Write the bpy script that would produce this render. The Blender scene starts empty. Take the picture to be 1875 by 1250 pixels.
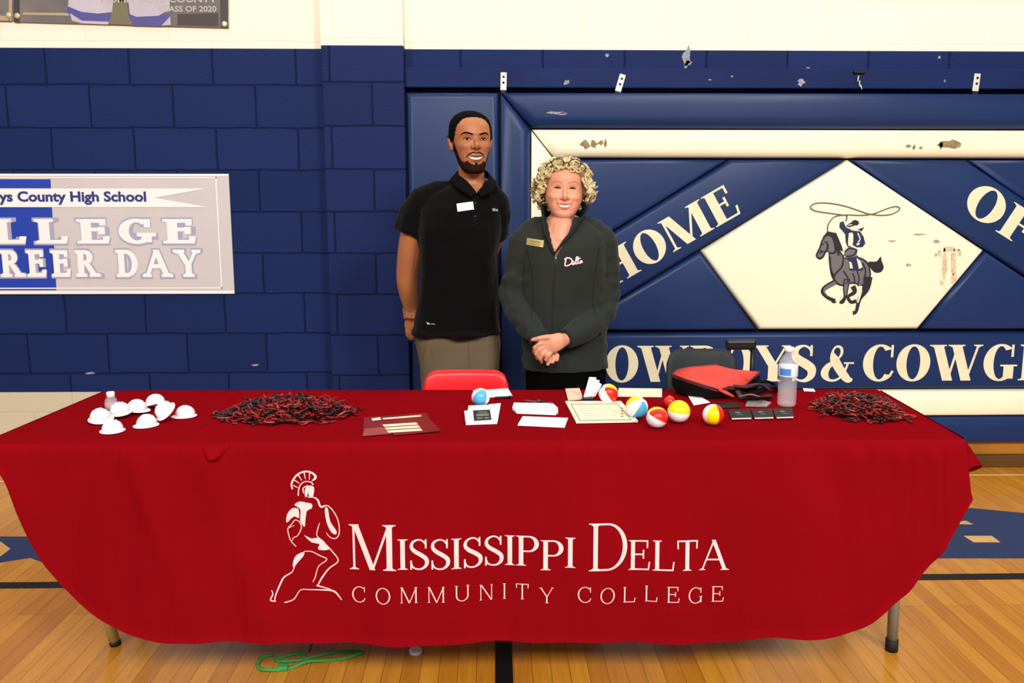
import bpy, bmesh, math, random
from mathutils import Vector, Matrix, noise
from mathutils.bvhtree import BVHTree
from mathutils.geometry import delaunay_2d_cdt
random.seed(7)
PI = math.pi
scene = bpy.context.scene
COL = scene.collection

# ------------------------------------------------------------------ camera
CAM_H, FPX = 1.40, 1580.0
PITCH, YAW = math.radians(8.885), math.radians(-1.2)
cam_data = bpy.data.cameras.new('camera')
cam_data.sensor_width = 36.0
cam_data.lens = 36.0 * FPX / 1875.0
cam = bpy.data.objects.new('camera', cam_data)
COL.objects.link(cam)
cam.location = (0, 0, CAM_H)
cam.rotation_euler = (PI / 2 - PITCH, 0, YAW)
scene.camera = cam

# ------------------------------------------------------------------ world, lamps, exposure
world = bpy.data.worlds.new('gym_air'); scene.world = world
world.use_nodes = True
wn = world.node_tree.nodes['Background']
wn.inputs[0].default_value = (1.0, 0.97, 0.92, 1)
wn.inputs[1].default_value = 0.16

def area(name, loc, target, size, power, color=(1, 0.955, 0.89), sy=None):
    d = bpy.data.lights.new(name, 'AREA'); d.energy = power; d.color = color
    d.size = size
    if sy: d.shape = 'RECTANGLE'; d.size_y = sy
    o = bpy.data.objects.new(name, d); COL.objects.link(o)
    o.location = loc
    o.rotation_euler = (Vector(target) - Vector(loc)).to_track_quat('-Z', 'Y').to_euler()
    return o
# rows of high gym lamps above the court
for i, (lx, ly, pw) in enumerate([(-3.4, 3.3, 46), (0.1, 3.3, 46), (3.6, 3.3, 46),
                                  (-3.6, -3.9, 270), (0.1, -3.9, 350), (3.8, -3.9, 450)]):
    area('gym_lamp', (lx, ly, 6.4 if ly > 0 else 5.2), (lx * 0.8, ly + (0.5 if ly > 0 else 5.5), 0), 1.8, pw)
scene.view_settings.view_transform = 'Standard'
scene.view_settings.look = 'None'
scene.view_settings.exposure = 0.0
scene.view_settings.gamma = 1.0
scene.view_settings.use_curve_mapping = False

# ------------------------------------------------------------------ helpers
CM = Matrix.LocRotScale(cam.location, cam.rotation_euler.to_quaternion(), None)
def ray(px, py):
    return CM.to_3x3() @ Vector(((px - 937.5) / FPX, (625 - py) / FPX, -1))
def at_y(px, py, Y):
    d = ray(px, py); t = Y / d.y
    return Vector((d.x * t, Y, CAM_H + d.z * t))
def at_z(px, py, z):
    d = ray(px, py); t = (z - CAM_H) / d.z
    return Vector((d.x * t, d.y * t, z))

def lin(c):
    def f(v):
        v /= 255.0
        return v / 12.92 if v <= 0.04045 else ((v + 0.055) / 1.055) ** 2.4
    return (f(c[0]), f(c[1]), f(c[2]), 1)

MATS = {}
def mat(name, rgb, rough=0.6, spec=0.5, metal=0.0, var=0.0, vscale=8.0, bump=0.0, bscale=200.0, sheen=0.0, trans=0.0, ior=1.45, coat=0.0, sss=0.0, rgb2=None, alpha=1.0):
    if name in MATS: return MATS[name]
    m = bpy.data.materials.new(name); m.use_nodes = True
    nt = m.node_tree; b = nt.nodes['Principled BSDF']
    b.inputs['Base Color'].default_value = lin(rgb)
    b.inputs['Roughness'].default_value = rough
    b.inputs['Specular IOR Level'].default_value = spec
    b.inputs['Metallic'].default_value = metal
    b.inputs['Sheen Weight'].default_value = sheen
    b.inputs['Transmission Weight'].default_value = trans
    b.inputs['IOR'].default_value = ior
    b.inputs['Alpha'].default_value = alpha
    b.inputs['Coat Weight'].default_value = coat
    if sss:
        b.inputs['Subsurface Weight'].default_value = sss
        b.inputs['Subsurface Radius'].default_value = (0.012, 0.005, 0.003)
        b.inputs['Subsurface Scale'].default_value = 1.0
    tc = nt.nodes.new('ShaderNodeTexCoord')
    if var > 0 or rgb2:
        n = nt.nodes.new('ShaderNodeTexNoise'); n.inputs['Scale'].default_value = vscale; n.inputs['Detail'].default_value = 4
        nt.links.new(tc.outputs['Object'], n.inputs['Vector'])
        r = nt.nodes.new('ShaderNodeValToRGB')
        a = lin(rgb)
        if rgb2: lo, hi = a, lin(rgb2)
        else:
            lo = tuple(max(0, v * (1 - var)) for v in a[:3]) + (1,)
            hi = tuple(min(1, v * (1 + var)) for v in a[:3]) + (1,)
        r.color_ramp.elements[0].position = 0.3; r.color_ramp.elements[0].color = lo
        r.color_ramp.elements[1].position = 0.7; r.color_ramp.elements[1].color = hi
        nt.links.new(n.outputs['Fac'], r.inputs['Fac']); nt.links.new(r.outputs['Color'], b.inputs['Base Color'])
    if bump > 0:
        n2 = nt.nodes.new('ShaderNodeTexNoise'); n2.inputs['Scale'].default_value = bscale; n2.inputs['Detail'].default_value = 3
        nt.links.new(tc.outputs['Object'], n2.inputs['Vector'])
        bp = nt.nodes.new('ShaderNodeBump'); bp.inputs['Strength'].default_value = bump; bp.inputs['Distance'].default_value = 0.004
        nt.links.new(n2.outputs['Fac'], bp.inputs['Height']); nt.links.new(bp.outputs['Normal'], b.inputs['Normal'])
    MATS[name] = m
    return m

class MB:
    """collects faces for ONE mesh object"""
    def __init__(s): s.v = []; s.f = []; s.mi = []; s.sm = []
    def add(s, vs, fs, mi=0, smooth=True):
        o = len(s.v); s.v += [tuple(v) for v in vs]
        for f in fs:
            s.f.append([o + i for i in f]); s.mi.append(mi); s.sm.append(smooth)
        return s
    def box(s, lo, hi, mi=0, M=None, bev=0.0):
        x0, y0, z0 = lo; x1, y1, z1 = hi
        if bev > 0:
            bm = bmesh.new(); bmesh.ops.create_cube(bm, size=1)
            for v in bm.verts: v.co = Vector(((x0 + x1) / 2 + v.co.x * (x1 - x0), (y0 + y1) / 2 + v.co.y * (y1 - y0), (z0 + z1) / 2 + v.co.z * (z1 - z0)))
            bmesh.ops.bevel(bm, geom=bm.edges[:], offset=bev, segments=2, profile=0.5, affect='EDGES')
            bm.verts.index_update()
            vs = [v.co.copy() for v in bm.verts]; fs = [[v.index for v in f.verts] for f in bm.faces]; bm.free()
        else:
            vs = [Vector(p) for p in ((x0, y0, z0), (x1, y0, z0), (x1, y1, z0), (x0, y1, z0), (x0, y0, z1), (x1, y0, z1), (x1, y1, z1), (x0, y1, z1))]
            fs = [(0, 3, 2, 1), (4, 5, 6, 7), (0, 1, 5, 4), (1, 2, 6, 5), (2, 3, 7, 6), (3, 0, 4, 7)]
        if M: vs = [M @ v for v in vs]
        return s.add(vs, fs, mi, False)
    def tube(s, pts, r, n=10, mi=0, up=None, cap=True, e=2.0, dome=False):
        """pts: centre line; r: one radius, or per-point radius / (rx, ry)"""
        pts = [Vector(p) for p in pts]; N = len(pts)
        rs = [r] * N if not isinstance(r, (list,)) else list(r)
        rs = [(q, q) if not isinstance(q, tuple) else q for q in rs]
        if dome:
            d0 = (pts[0] - pts[1]).normalized(); d1 = (pts[-1] - pts[-2]).normalized()
            a, b = min(rs[0]), min(rs[-1]); pre, post, rp, rq = [], [], [], []
            for k in (0.98, 0.8, 0.45):
                c = math.sqrt(1 - k * k)
                pre.append(pts[0] + d0 * a * k); rp.append((rs[0][0] * c, rs[0][1] * c))
            for k in (0.45, 0.8, 0.98):
                c = math.sqrt(1 - k * k)
                post.append(pts[-1] + d1 * b * k); rq.append((rs[-1][0] * c, rs[-1][1] * c))
            pts = pre + pts + post; rs = rp + rs + rq; N = len(pts)
        vs, fs = [], []
        px = None
        for i, p in enumerate(pts):
            t = (pts[min(i + 1, N - 1)] - pts[max(i - 1, 0)]).normalized()
            if up is not None: x = Vector(up).cross(t)
            elif px is None:
                x = Vector((0, 0, 1)).cross(t)
                if x.length < 0.2: x = Vector((1, 0, 0)) - t * t.x
            else: x = px - t * px.dot(t)
            if x.length < 1e-5: x = Vector((1, 0, 0)) - t * t.x
            x.normalize(); px = x; y = t.cross(x)
            for k in range(n):
                a = 2 * PI * k / n; c, sn = math.cos(a), math.sin(a)
                cc = math.copysign(abs(c) ** (2 / e), c); ss = math.copysign(abs(sn) ** (2 / e), sn)
                vs.append(p + x * cc * rs[i][0] + y * ss * rs[i][1])
        for i in range(N - 1):
            for k in range(n):
                k2 = (k + 1) % n
                fs.append((i * n + k, i * n + k2, (i + 1) * n + k2, (i + 1) * n + k))
        if cap:
            fs.append(tuple(range(n - 1, -1, -1))); fs.append(tuple((N - 1) * n + k for k in range(n)))
        return s.add(vs, fs, mi, True)
    def lathe(s, prof, n=24, mi=0, M=None, c=(0, 0, 0), sm=True):
        vs, fs = [], []
        for (r, z) in prof:
            for k in range(n):
                a = 2 * PI * k / n
                vs.append(Vector((c[0] + r * math.cos(a), c[1] + r * math.sin(a), c[2] + z)))
        N = len(prof)
        for i in range(N - 1):
            for k in range(n):
                k2 = (k + 1) % n
                fs.append((i * n + k, i * n + k2, (i + 1) * n + k2, (i + 1) * n + k))
        if prof[0][0] > 1e-6: fs.append(tuple(range(n - 1, -1, -1)))
        if prof[-1][0] > 1e-6: fs.append(tuple((N - 1) * n + k for k in range(n)))
        if M: vs = [M @ v for v in vs]
        return s.add(vs, fs, mi, sm)
    def ball(s, c, r, n=12, mi=0, M=None):
        r = (r, r, r) if not isinstance(r, tuple) else r
        vs, fs = [], []
        for i in range(n + 1):
            th = PI * i / n
            for k in range(2 * n):
                a = PI * k / n
                v = Vector((r[0] * math.sin(th) * math.cos(a), r[1] * math.sin(th) * math.sin(a), r[2] * math.cos(th)))
                if M: v = M @ v
                vs.append(v + Vector(c))
        for i in range(n):
            for k in range(2 * n):
                k2 = (k + 1) % (2 * n)
                fs.append((i * 2 * n + k, (i + 1) * 2 * n + k, (i + 1) * 2 * n + k2, i * 2 * n + k2))
        return s.add(vs, fs, mi, True)
    def prism(s, poly, y0, y1, mi=0):
        """poly in (x, z), front face at y0 (towards the camera), back at y1"""
        n = len(poly)
        vs = [Vector((p[0], y0, p[1])) for p in poly] + [Vector((p[0], y1, p[1])) for p in poly]
        fs = [tuple(range(n)), tuple(range(2 * n - 1, n - 1, -1))] + [(i, n + i, n + (i + 1) % n, (i + 1) % n) for i in range(n)]
        return s.add(vs, fs, mi, False)
    def build(s, name, mats, parent=None, label=None, weld=0.0):
        me = bpy.data.meshes.new(name)
        me.from_pydata(s.v, [], s.f)
        if not isinstance(mats, (list, tuple)): mats = [mats]
        for m in mats: me.materials.append(m)
        me.polygons.foreach_set('material_index', s.mi)
        me.polygons.foreach_set('use_smooth', s.sm)
        if weld:
            bm = bmesh.new(); bm.from_mesh(me); bmesh.ops.remove_doubles(bm, verts=bm.verts[:], dist=weld); bm.to_mesh(me); bm.free()
        me.validate(); me.update()
        o = bpy.data.objects.new(name, me); COL.objects.link(o)
        if parent is not None:
            o.parent = parent; o.matrix_parent_inverse = wm(parent).inverted()
        if label: o['label'] = label
        return o

def wm(o):
    m = Matrix.LocRotScale(o.location, o.rotation_euler.to_quaternion(), o.scale)
    if o.parent is not None: m = wm(o.parent) @ o.matrix_parent_inverse @ m
    return m
def thing(name, label, cat, loc=(0, 0, 0), group=None):
    o = bpy.data.objects.new(name, None); COL.objects.link(o); o.location = loc
    o.empty_display_size = 0.05
    return tag(o, label, cat, group)
def tag(o, label, cat=None, group=None, kind=None):
    o['label'] = label
    if cat: o['category'] = cat
    if group: o['group'] = group
    if kind: o['kind'] = kind
    return o
def structure(o, label=None):
    o['kind'] = 'structure'
    if label: o['label'] = label
    return o
def copy_tree(o, parent=None):
    c = o.copy(); COL.objects.link(c)
    if parent is not None: c.parent = parent
    for ch in list(o.children): copy_tree(ch, c)
    return c
def cr(pts, n=6, closed=False):
    """Catmull-Rom through points of any dimension"""
    P = [tuple(p) for p in pts]; out = []
    N = len(P)
    rng = range(N) if closed else range(N - 1)
    for i in rng:
        if closed: a, b, c, d = P[i - 1], P[i], P[(i + 1) % N], P[(i + 2) % N]
        else: a, b, c, d = P[max(i - 1, 0)], P[i], P[i + 1], P[min(i + 2, N - 1)]
        for k in range(n):
            t = k / n
            out.append(tuple(0.5 * (2 * B + (C - A) * t + (2 * A - 5 * B + 4 * C - D) * t * t + (3 * B - A - 3 * C + D) * t ** 3) for A, B, C, D in zip(a, b, c, d)))
    if not closed: out.append(P[-1])
    return out

# ------------------------------------------------------------------ lettering: strokes with thick stems, thin hairlines and serifs
def stroke(pts, ws, n=6, smooth=True):
    """a ribbon of given widths along points -> quads"""
    q = cr([(p[0], p[1], w) for p, w in zip(pts, ws if isinstance(ws, (list, tuple)) else [ws] * len(pts))], n) if smooth else [(p[0], p[1], w) for p, w in zip(pts, ws if isinstance(ws, (list, tuple)) else [ws] * len(pts))]
    L, R = [], []
    for i, (x, y, w) in enumerate(q):
        a, b = q[max(i - 1, 0)], q[min(i + 1, len(q) - 1)]
        dx, dy = b[0] - a[0], b[1] - a[1]; l = math.hypot(dx, dy) or 1
        L.append((x - dy / l * w / 2, y + dx / l * w / 2)); R.append((x + dy / l * w / 2, y - dx / l * w / 2))
    return [[L[i], R[i], R[i + 1], L[i + 1]] for i in range(len(q) - 1)]
class Letters:
    def __init__(s, T=0.17, t=0.055, se=0.09, st=0.05): s.T, s.t, s.se, s.st = T, t, se, st
    def vbar(s, x, y0, y1, w, n=5):
        return [[(x, y0 + (y1 - y0) * i / n), (x + w, y0 + (y1 - y0) * i / n), (x + w, y0 + (y1 - y0) * (i + 1) / n), (x, y0 + (y1 - y0) * (i + 1) / n)] for i in range(n)]
    def hbar(s, x0, x1, y, w, n=3):
        return [[(x0 + (x1 - x0) * i / n, y), (x0 + (x1 - x0) * (i + 1) / n, y), (x0 + (x1 - x0) * (i + 1) / n, y + w), (x0 + (x1 - x0) * i / n, y + w)] for i in range(n)]
    def dia(s, x0, y0, x1, y1, w, n=6):
        out = []
        for i in range(n):
            a, b = i / n, (i + 1) / n
            xa, ya, xb, yb = x0 + (x1 - x0) * a, y0 + (y1 - y0) * a, x0 + (x1 - x0) * b, y0 + (y1 - y0) * b
            out.append([(xa - w / 2, ya), (xa + w / 2, ya), (xb + w / 2, yb), (xb - w / 2, yb)])
        return out
    def ser(s, x, w, y, side=1):
        """serif under (side=1) or over (side=-1) a stem at x..x+w"""
        e, st = s.se, s.st
        if e <= 0: return []
        k = 1 if side > 0 else -1
        return [[(x - e, y), (x + w + e, y), (x + w + e, y + k * st * .7), (x - e, y + k * st * .7)], [(x - e * .6, y + k * st * .7), (x + w + e * .6, y + k * st * .7), (x + w, y + k * (st * .7 + e * .4)), (x, y + k * (st * .7 + e * .4))]]
    def arc(s, cx, cy, rx, ry, a0, a1, n=26):
        T, t = s.T, s.t; out = []
        for i in range(n):
            q = []
            for a, (ax, ay) in ((a0 + (a1 - a0) * i / n, (rx, ry)), (a0 + (a1 - a0) * (i + 1) / n, (rx, ry)), (a0 + (a1 - a0) * (i + 1) / n, (rx - T, ry - t)), (a0 + (a1 - a0) * i / n, (rx - T, ry - t))):
                a = math.radians(a); q.append((cx + ax * math.cos(a), cy + ay * math.sin(a)))
            out.append(q)
        return out
    def glyph(s, c):
        T, t, se, st = s.T, s.t, s.se, s.st
        V, H, D, S, A = s.vbar, s.hbar, s.dia, s.ser, s.arc
        o = se
        if c == 'I': return V(o, 0, 1, T) + S(o, T, 0) + S(o, T, 1, -1), T + 2 * o
        if c == 'L': return V(o, 0, 1, T) + S(o, T, 0) + S(o, T, 1, -1) + H(o, o + .62, 0, t) + D(o + .62 - t / 2, 0, o + .66 - t / 2, .3, t), o + .70
        if c in 'EF':
            q = V(o, 0, 1, T) + S(o, T, 0) + S(o, T, 1, -1) + H(o, o + .58, 1 - t, t) + D(o + .58 - t / 2, .74, o + .58 - t / 2, 1, t) + H(o, o + .42, .5, t) + V(o + .40, .38, .68, t)
            if c == 'E': q += H(o, o + .62, 0, t) + D(o + .62 - t / 2, 0, o + .66 - t / 2, .28, t)
            return q, o + (.70 if c == 'E' else .64)
        if c == 'T': return V(.36 - T / 2, 0, 1, T) + S(.36 - T / 2, T, 0) + H(.0, .72, 1 - t, t) + D(t / 2 + .01, .72, t / 2, 1, t) + D(.72 - t / 2 - .01, .72, .72 - t / 2, 1, t), .74
        if c == 'H': return V(o, 0, 1, T) + S(o, T, 0) + S(o, T, 1, -1) + V(o + .55, 0, 1, T) + S(o + .55, T, 0) + S(o + .55, T, 1, -1) + H(o, o + .55, .48, t), o * 2 + .55 + T
        if c == 'N': return V(o, 0, 1, t) + S(o, t, 0) + S(o, T * .5, 1, -1) + D(o + T / 2, 1, o + .62, 0, T) + V(o + .62 - t / 2 + T * .3, 0, 1, t) + S(o + .62 - t / 2 + T * .3, t, 1, -1), o * 2 + .62 + T * .3 + t / 2
        if c == 'M': return V(o, 0, 1, t) + S(o, t, 0) + S(o, T * .5, 1, -1) + D(o + T / 2, 1, o + .46, 0, T) + D(o + .46, 0, o + .86, 1, t * 1.1) + V(o + .80, 0, 1, T) + S(o + .80, T, 0) + S(o + .80, T, 1, -1), o * 2 + .80 + T
        if c == 'U': return V(o, .3, 1, T) + S(o, T, 1, -1) + A(o + .36, .34, .36, .35, 180, 360) + V(o + .72 - T, .3, 1, T) + S(o + .72 - T, T, 1, -1), o * 2 + .72
        if c == 'A': return D(o + .02, 0, o + .42, 1, t * 1.1) + S(o + .02 - t / 2, t, 0) + D(o + .80, 0, o + .40, 1, T) + S(o + .80 - T / 2, T, 0) + H(o + .14, o + .64, .32, t), o * 2 + .84
        if c == 'W': return D(o + .06, 1, o + .34, 0, T) + S(o + .06 - T / 2, T, 1, -1) + D(o + .34, 0, o + .56, 1, t) + D(o + .52, 1, o + .80, 0, T) + S(o + .52 - T / 2, T, 1, -1) + D(o + .80, 0, o + 1.06, 1, t) + S(o + 1.06 - t / 2, t, 1, -1), o * 2 + 1.10
        if c == 'Y': return D(o + .05, 1, o + .40, .42, T) + S(o + .05 - T / 2, T, 1, -1) + D(o + .42, .42, o + .72, 1, t) + S(o + .72 - t / 2, t, 1, -1) + V(o + .40 - T / 2, 0, .48, T) + S(o + .40 - T / 2, T, 0), o * 2 + .76
        if c == 'O': return A(.42, .5, .42, .52, 0, 360, 40), .84
        if c in 'CG':
            q = A(.42, .5, .42, .52, 48, 318, 32) + V(.74 - t, .66, 1.0, t)
            if c == 'C': return q + stroke([(.68, .14), (.75, .28)], [t, t], 2), .80
            return q + V(.76 - T, .05, .44, T) + H(.76 - T - se, .76 + se, .44 - st, st), .86
        if c == 'D': return V(o, 0, 1, T) + S(o, T, 0) + S(o, T, 1, -1) + H(o, o + .32, 1 - t, t) + H(o, o + .32, 0, t) + A(o + .32, .5, .44, .5, -90, 90), o + .78
        if c in 'PR':
            q = V(o, 0, 1, T) + S(o, T, 0) + S(o, T, 1, -1) + H(o, o + .30, 1 - t, t) + H(o, o + .30, .46, t) + A(o + .30, .73, .30, .27, -90, 90, 18)
            if c == 'R': q += D(o + .36, .48, o + .66, 0, T) + S(o + .66 - T / 2, T, 0)
            return q, o + (.62 if c == 'P' else .78)
        if c == 'B': return V(o, 0, 1, T) + S(o, T, 0) + S(o, T, 1, -1) + H(o, o + .32, 1 - t, t) + H(o, o + .32, .5, t) + H(o, o + .34, 0, t) + A(o + .30, .76, .28, .24, -90, 90, 16) + A(o + .32, .27, .33, .27, -90, 90, 16), o + .68
        if c == 'S':
            m = max(T * .95, t)
            return stroke([(.52, .80), (.42, .94), (.28, .985), (.12, .90), (.08, .74), (.18, .60), (.38, .47), (.52, .34), (.52, .16), (.40, .035), (.25, .015), (.12, .08), (.06, .24)], [t, t, t, m * .6, m * .8, m, m * 1.05, m, m * .8, m * .5, t, t, t], 6) + V(.53 - t, .70, 1.0, t) + V(.04, 0, .30, t), .60
        if c == '&':
            return stroke([(.92, .04), (.78, .05), (.58, .26), (.36, .60), (.30, .82), (.40, .96), (.54, .92), (.56, .76), (.44, .60), (.18, .40), (.10, .20), (.24, .03), (.46, .04), (.64, .20), (.76, .48)], [t, T * .8, T, T, t * 1.2, t, t * 1.3, t * 1.3, t, T * .7, T * .9, t * 1.4, t, t, t], 6) + H(.64, .94, .48, st), .96
        return [], .34
def layout(font, text, x0, x1, h, gap=0.05, dy=None, scl=None):
    """text laid from x0 to x1 (cap height h) -> list of polygons in plane coords (u right, v up), baseline v=0"""
    gl = [font.glyph(c) for c in text]
    sc = scl or [1.0] * len(text)
    tot = sum(g[1] * k for g, k in zip(gl, sc)) + gap * (len(gl) - 1)
    kx = (x1 - x0) / tot
    out, x = [], 0.0
    for i, (ps, w) in enumerate(gl):
        d = dy[i] if dy else 0
        for p in ps: out.append([(x0 + (x + q[0] * sc[i]) * kx, (q[1] * sc[i] + d) * h) for q in p])
        x += w * sc[i] + gap
    return out
def lay_mesh(polys, fn, mb=None, mi=0, step=None):
    """put plane polygons on a surface as ONE welded skin: fn(u, v) -> world point; step adds inner points so that it follows folds"""
    mb = mb or MB()
    P, F, pts = [], [], []
    for p in polys:
        a = sum(p[i][0] * p[(i + 1) % len(p)][1] - p[(i + 1) % len(p)][0] * p[i][1] for i in range(len(p)))
        if abs(a) < 1e-10: continue
        q = p if a > 0 else p[::-1]
        F.append(list(range(len(P), len(P) + len(q)))); P += [Vector((x, y)) for x, y in q]
    r = delaunay_2d_cdt(P, [], F, 1, 1e-5)
    fs = []
    boxes = [(min(P[i].x for i in q), max(P[i].x for i in q), min(P[i].y for i in q), max(P[i].y for i in q), [P[i] for i in q]) for q in F]
    def inside(x, y):
        for x0, x1, y0, y1, q in boxes:
            if x0 <= x <= x1 and y0 <= y <= y1:
                hit = False; j = len(q) - 1
                for i in range(len(q)):
                    if (q[i].y > y) != (q[j].y > y) and x < (q[j].x - q[i].x) * (y - q[i].y) / (q[j].y - q[i].y) + q[i].x: hit = not hit
                    j = i
                if hit: return True
        return False
    for t in r[2]:
        a, b, c = r[0][t[0]], r[0][t[1]], r[0][t[2]]
        if not inside((a.x + b.x + c.x) / 3, (a.y + b.y + c.y) / 3): continue
        d = (b.x - a.x) * (c.y - a.y) - (b.y - a.y) * (c.x - a.x)
        if abs(d) > 1e-12: fs.append(tuple(t) if d > 0 else tuple(t[::-1]))
    return mb.add([fn(v.x, v.y) for v in r[0]], fs, mi, False)
def blob(cx, cy, rx, ry, n=14, rough=0.25, seed=0):
    rr = random.Random(seed)
    return [(cx + rx * math.cos(2 * PI * i / n) * (1 + rr.uniform(-rough, rough)), cy + ry * math.sin(2 * PI * i / n) * (1 + rr.uniform(-rough, rough))) for i in range(n)]

# ------------------------------------------------------------------ the gym: walls, floor
WALL_Y, MURAL_Y, PIL_Y = 4.55, 4.45, 4.45
COURSE, BLOCK = 0.2095, 0.413

def block_mat(name, rgb, width=BLOCK, x_off=2.296 + BLOCK * 10.5, z_off=-1.989 + COURSE * 10, rough=0.5, mortar=0.52, bstr=0.7, var=0.10):
    m = bpy.data.materials.new(name); m.use_nodes = True; nt = m.node_tree; b = nt.nodes['Principled BSDF']
    tc = nt.nodes.new('ShaderNodeTexCoord'); sp = nt.nodes.new('ShaderNodeSeparateXYZ'); cb = nt.nodes.new('ShaderNodeCombineXYZ')
    nt.links.new(tc.outputs['Object'], sp.inputs[0])
    for ax, off, k in (('X', x_off, 0), ('Z', z_off, 1)):
        a = nt.nodes.new('ShaderNodeMath'); a.operation = 'ADD'; a.inputs[1].default_value = off
        nt.links.new(sp.outputs[ax], a.inputs[0]); nt.links.new(a.outputs[0], cb.inputs[k])
    # a hand-laid wobble in the joints
    wob = nt.nodes.new('ShaderNodeTexNoise'); wob.inputs['Scale'].default_value = 9
    nt.links.new(tc.outputs['Object'], wob.inputs['Vector'])
    mx = nt.nodes.new('ShaderNodeMix'); mx.data_type = 'VECTOR'; mx.inputs['Factor'].default_value = 0.011
    nt.links.new(cb.outputs[0], mx.inputs[4]); nt.links.new(wob.outputs['Color'], mx.inputs[5])
    br = nt.nodes.new('ShaderNodeTexBrick'); br.offset = 0.5
    br.inputs['Scale'].default_value = 1; br.inputs['Brick Width'].default_value = width; br.inputs['Row Height'].default_value = COURSE
    br.inputs['Mortar Size'].default_value = 0.006; br.inputs['Mortar Smooth'].default_value = 0.6; br.inputs['Bias'].default_value = 0
    c = lin(rgb)
    br.inputs['Color1'].default_value = tuple(v * (1 - var) for v in c[:3]) + (1,)
    br.inputs['Color2'].default_value = tuple(min(1, v * (1 + var)) for v in c[:3]) + (1,)
    br.inputs['Mortar'].default_value = tuple(v * mortar for v in c[:3]) + (1,)
    nt.links.new(mx.outputs[1], br.inputs['Vector']); nt.links.new(br.outputs['Color'], b.inputs['Base Color'])
    n = nt.nodes.new('ShaderNodeTexNoise'); n.inputs['Scale'].default_value = 110; n.inputs['Detail'].default_value = 5
    nt.links.new(tc.outputs['Object'], n.inputs['Vector'])
    h = nt.nodes.new('ShaderNodeMath'); h.operation = 'MULTIPLY_ADD'; h.inputs[1].default_value = -1.0
    nt.links.new(br.outputs['Fac'], h.inputs[0])
    g = nt.nodes.new('ShaderNodeMath'); g.operation = 'MULTIPLY'; g.inputs[1].default_value = 0.35
    nt.links.new(n.outputs['Fac'], g.inputs[0]); nt.links.new(g.outputs[0], h.inputs[2])
    bp = nt.nodes.new('ShaderNodeBump'); bp.inputs['Strength'].default_value = bstr; bp.inputs['Distance'].default_value = 0.006
    nt.links.new(h.outputs[0], bp.inputs['Height']); nt.links.new(bp.outputs['Normal'], b.inputs['Normal'])
    b.inputs['Roughness'].default_value = rough; b.inputs['Specular IOR Level'].default_value = 0.06
    return m
BLUE_WALL = (28, 44, 92); WHITE_WALL = (247, 242, 226)
m_blue = block_mat('blue_block_paint', BLUE_WALL)
m_white = block_mat('white_block_paint', WHITE_WALL, mortar=0.93, bstr=0.25, var=0.01)
m_beige = block_mat('beige_block_paint', (205, 195, 172), mortar=0.93, bstr=0.3, var=0.02)
PIL_X0, PIL_X1 = -0.850, -0.444
m_pil = block_mat('blue_pilaster_paint', (30, 43, 90), width=PIL_X1 - PIL_X0, x_off=-PIL_X0 + (PIL_X1 - PIL_X0) * 10, z_off=-1.989 + COURSE * 11)

w = MB()
for (x0, x1) in ((-7.0, 7.0),):
    for k, (z0, z1) in enumerate(((0.0, 0.424), (0.424, 2.186), (2.186, 7.5))):
        w.box((x0, WALL_Y, z0), (x1, WALL_Y + 0.2, z1), mi=k)
structure(w.build('wall_back', [m_beige, m_blue, m_white]), 'painted concrete block wall, white above deep blue above beige')
p = MB()
p.box((PIL_X0, PIL_Y, 0.0), (PIL_X1, WALL_Y, 2.186), 0, bev=0.004)
p.box((PIL_X0 + .001, PIL_Y + .001, 2.186), (PIL_X1 - .001, WALL_Y, 7.5), 1)
structure(p.build('wall_pilaster', [m_pil, m_white]), 'blue painted block pilaster standing out from the wall, white above')

# varnished maple floor, strips running towards the wall
m_floor = bpy.data.materials.new('varnished_maple_strips'); m_floor.use_nodes = True
nt = m_floor.node_tree; b = nt.nodes['Principled BSDF']
tc = nt.nodes.new('ShaderNodeTexCoord'); mp = nt.nodes.new('ShaderNodeMapping'); mp.inputs['Rotation'].default_value = (0, 0, PI / 2)
nt.links.new(tc.outputs['Object'], mp.inputs['Vector'])
br = nt.nodes.new('ShaderNodeTexBrick'); br.offset = 0.37; br.offset_frequency = 3
for k, v in (('Scale', 1), ('Brick Width', 0.95), ('Row Height', 0.057), ('Mortar Size', 0.0009), ('Mortar Smooth', 0.1), ('Bias', -0.1)): br.inputs[k].default_value = v
br.inputs['Color1'].default_value = lin((210, 143, 42)); br.inputs['Color2'].default_value = lin((184, 114, 24)); br.inputs['Mortar'].default_value = lin((120, 72, 22))
nt.links.new(mp.outputs[0], br.inputs['Vector'])
mp2 = nt.nodes.new('ShaderNodeMapping'); mp2.inputs['Scale'].default_value = (26, 1.6, 1)
nt.links.new(tc.outputs['Object'], mp2.inputs['Vector'])
gn = nt.nodes.new('ShaderNodeTexNoise'); gn.inputs['Scale'].default_value = 2.2; gn.inputs['Detail'].default_value = 6; gn.inputs['Distortion'].default_value = 0.6
nt.links.new(mp2.outputs[0], gn.inputs['Vector'])
rp = nt.nodes.new('ShaderNodeValToRGB'); rp.color_ramp.elements[0].position = 0.3; rp.color_ramp.elements[0].color = (0.78, 0.70, 0.58, 1); rp.color_ramp.elements[1].position = 0.62; rp.color_ramp.elements[1].color = (1, 1, 1, 1)
nt.links.new(gn.outputs['Fac'], rp.inputs['Fac'])
ml = nt.nodes.new('ShaderNodeMix'); ml.data_type = 'RGBA'; ml.blend_type = 'MULTIPLY'; ml.inputs['Factor'].default_value = 0.75
nt.links.new(br.outputs['Color'], ml.inputs[6]); nt.links.new(rp.outputs['Color'], ml.inputs[7]); nt.links.new(ml.outputs[2], b.inputs['Base Color'])
b.inputs['Roughness'].default_value = 0.30; b.inputs['Coat Weight'].default_value = 0.2; b.inputs['Coat Roughness'].default_value = 0.15
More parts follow.
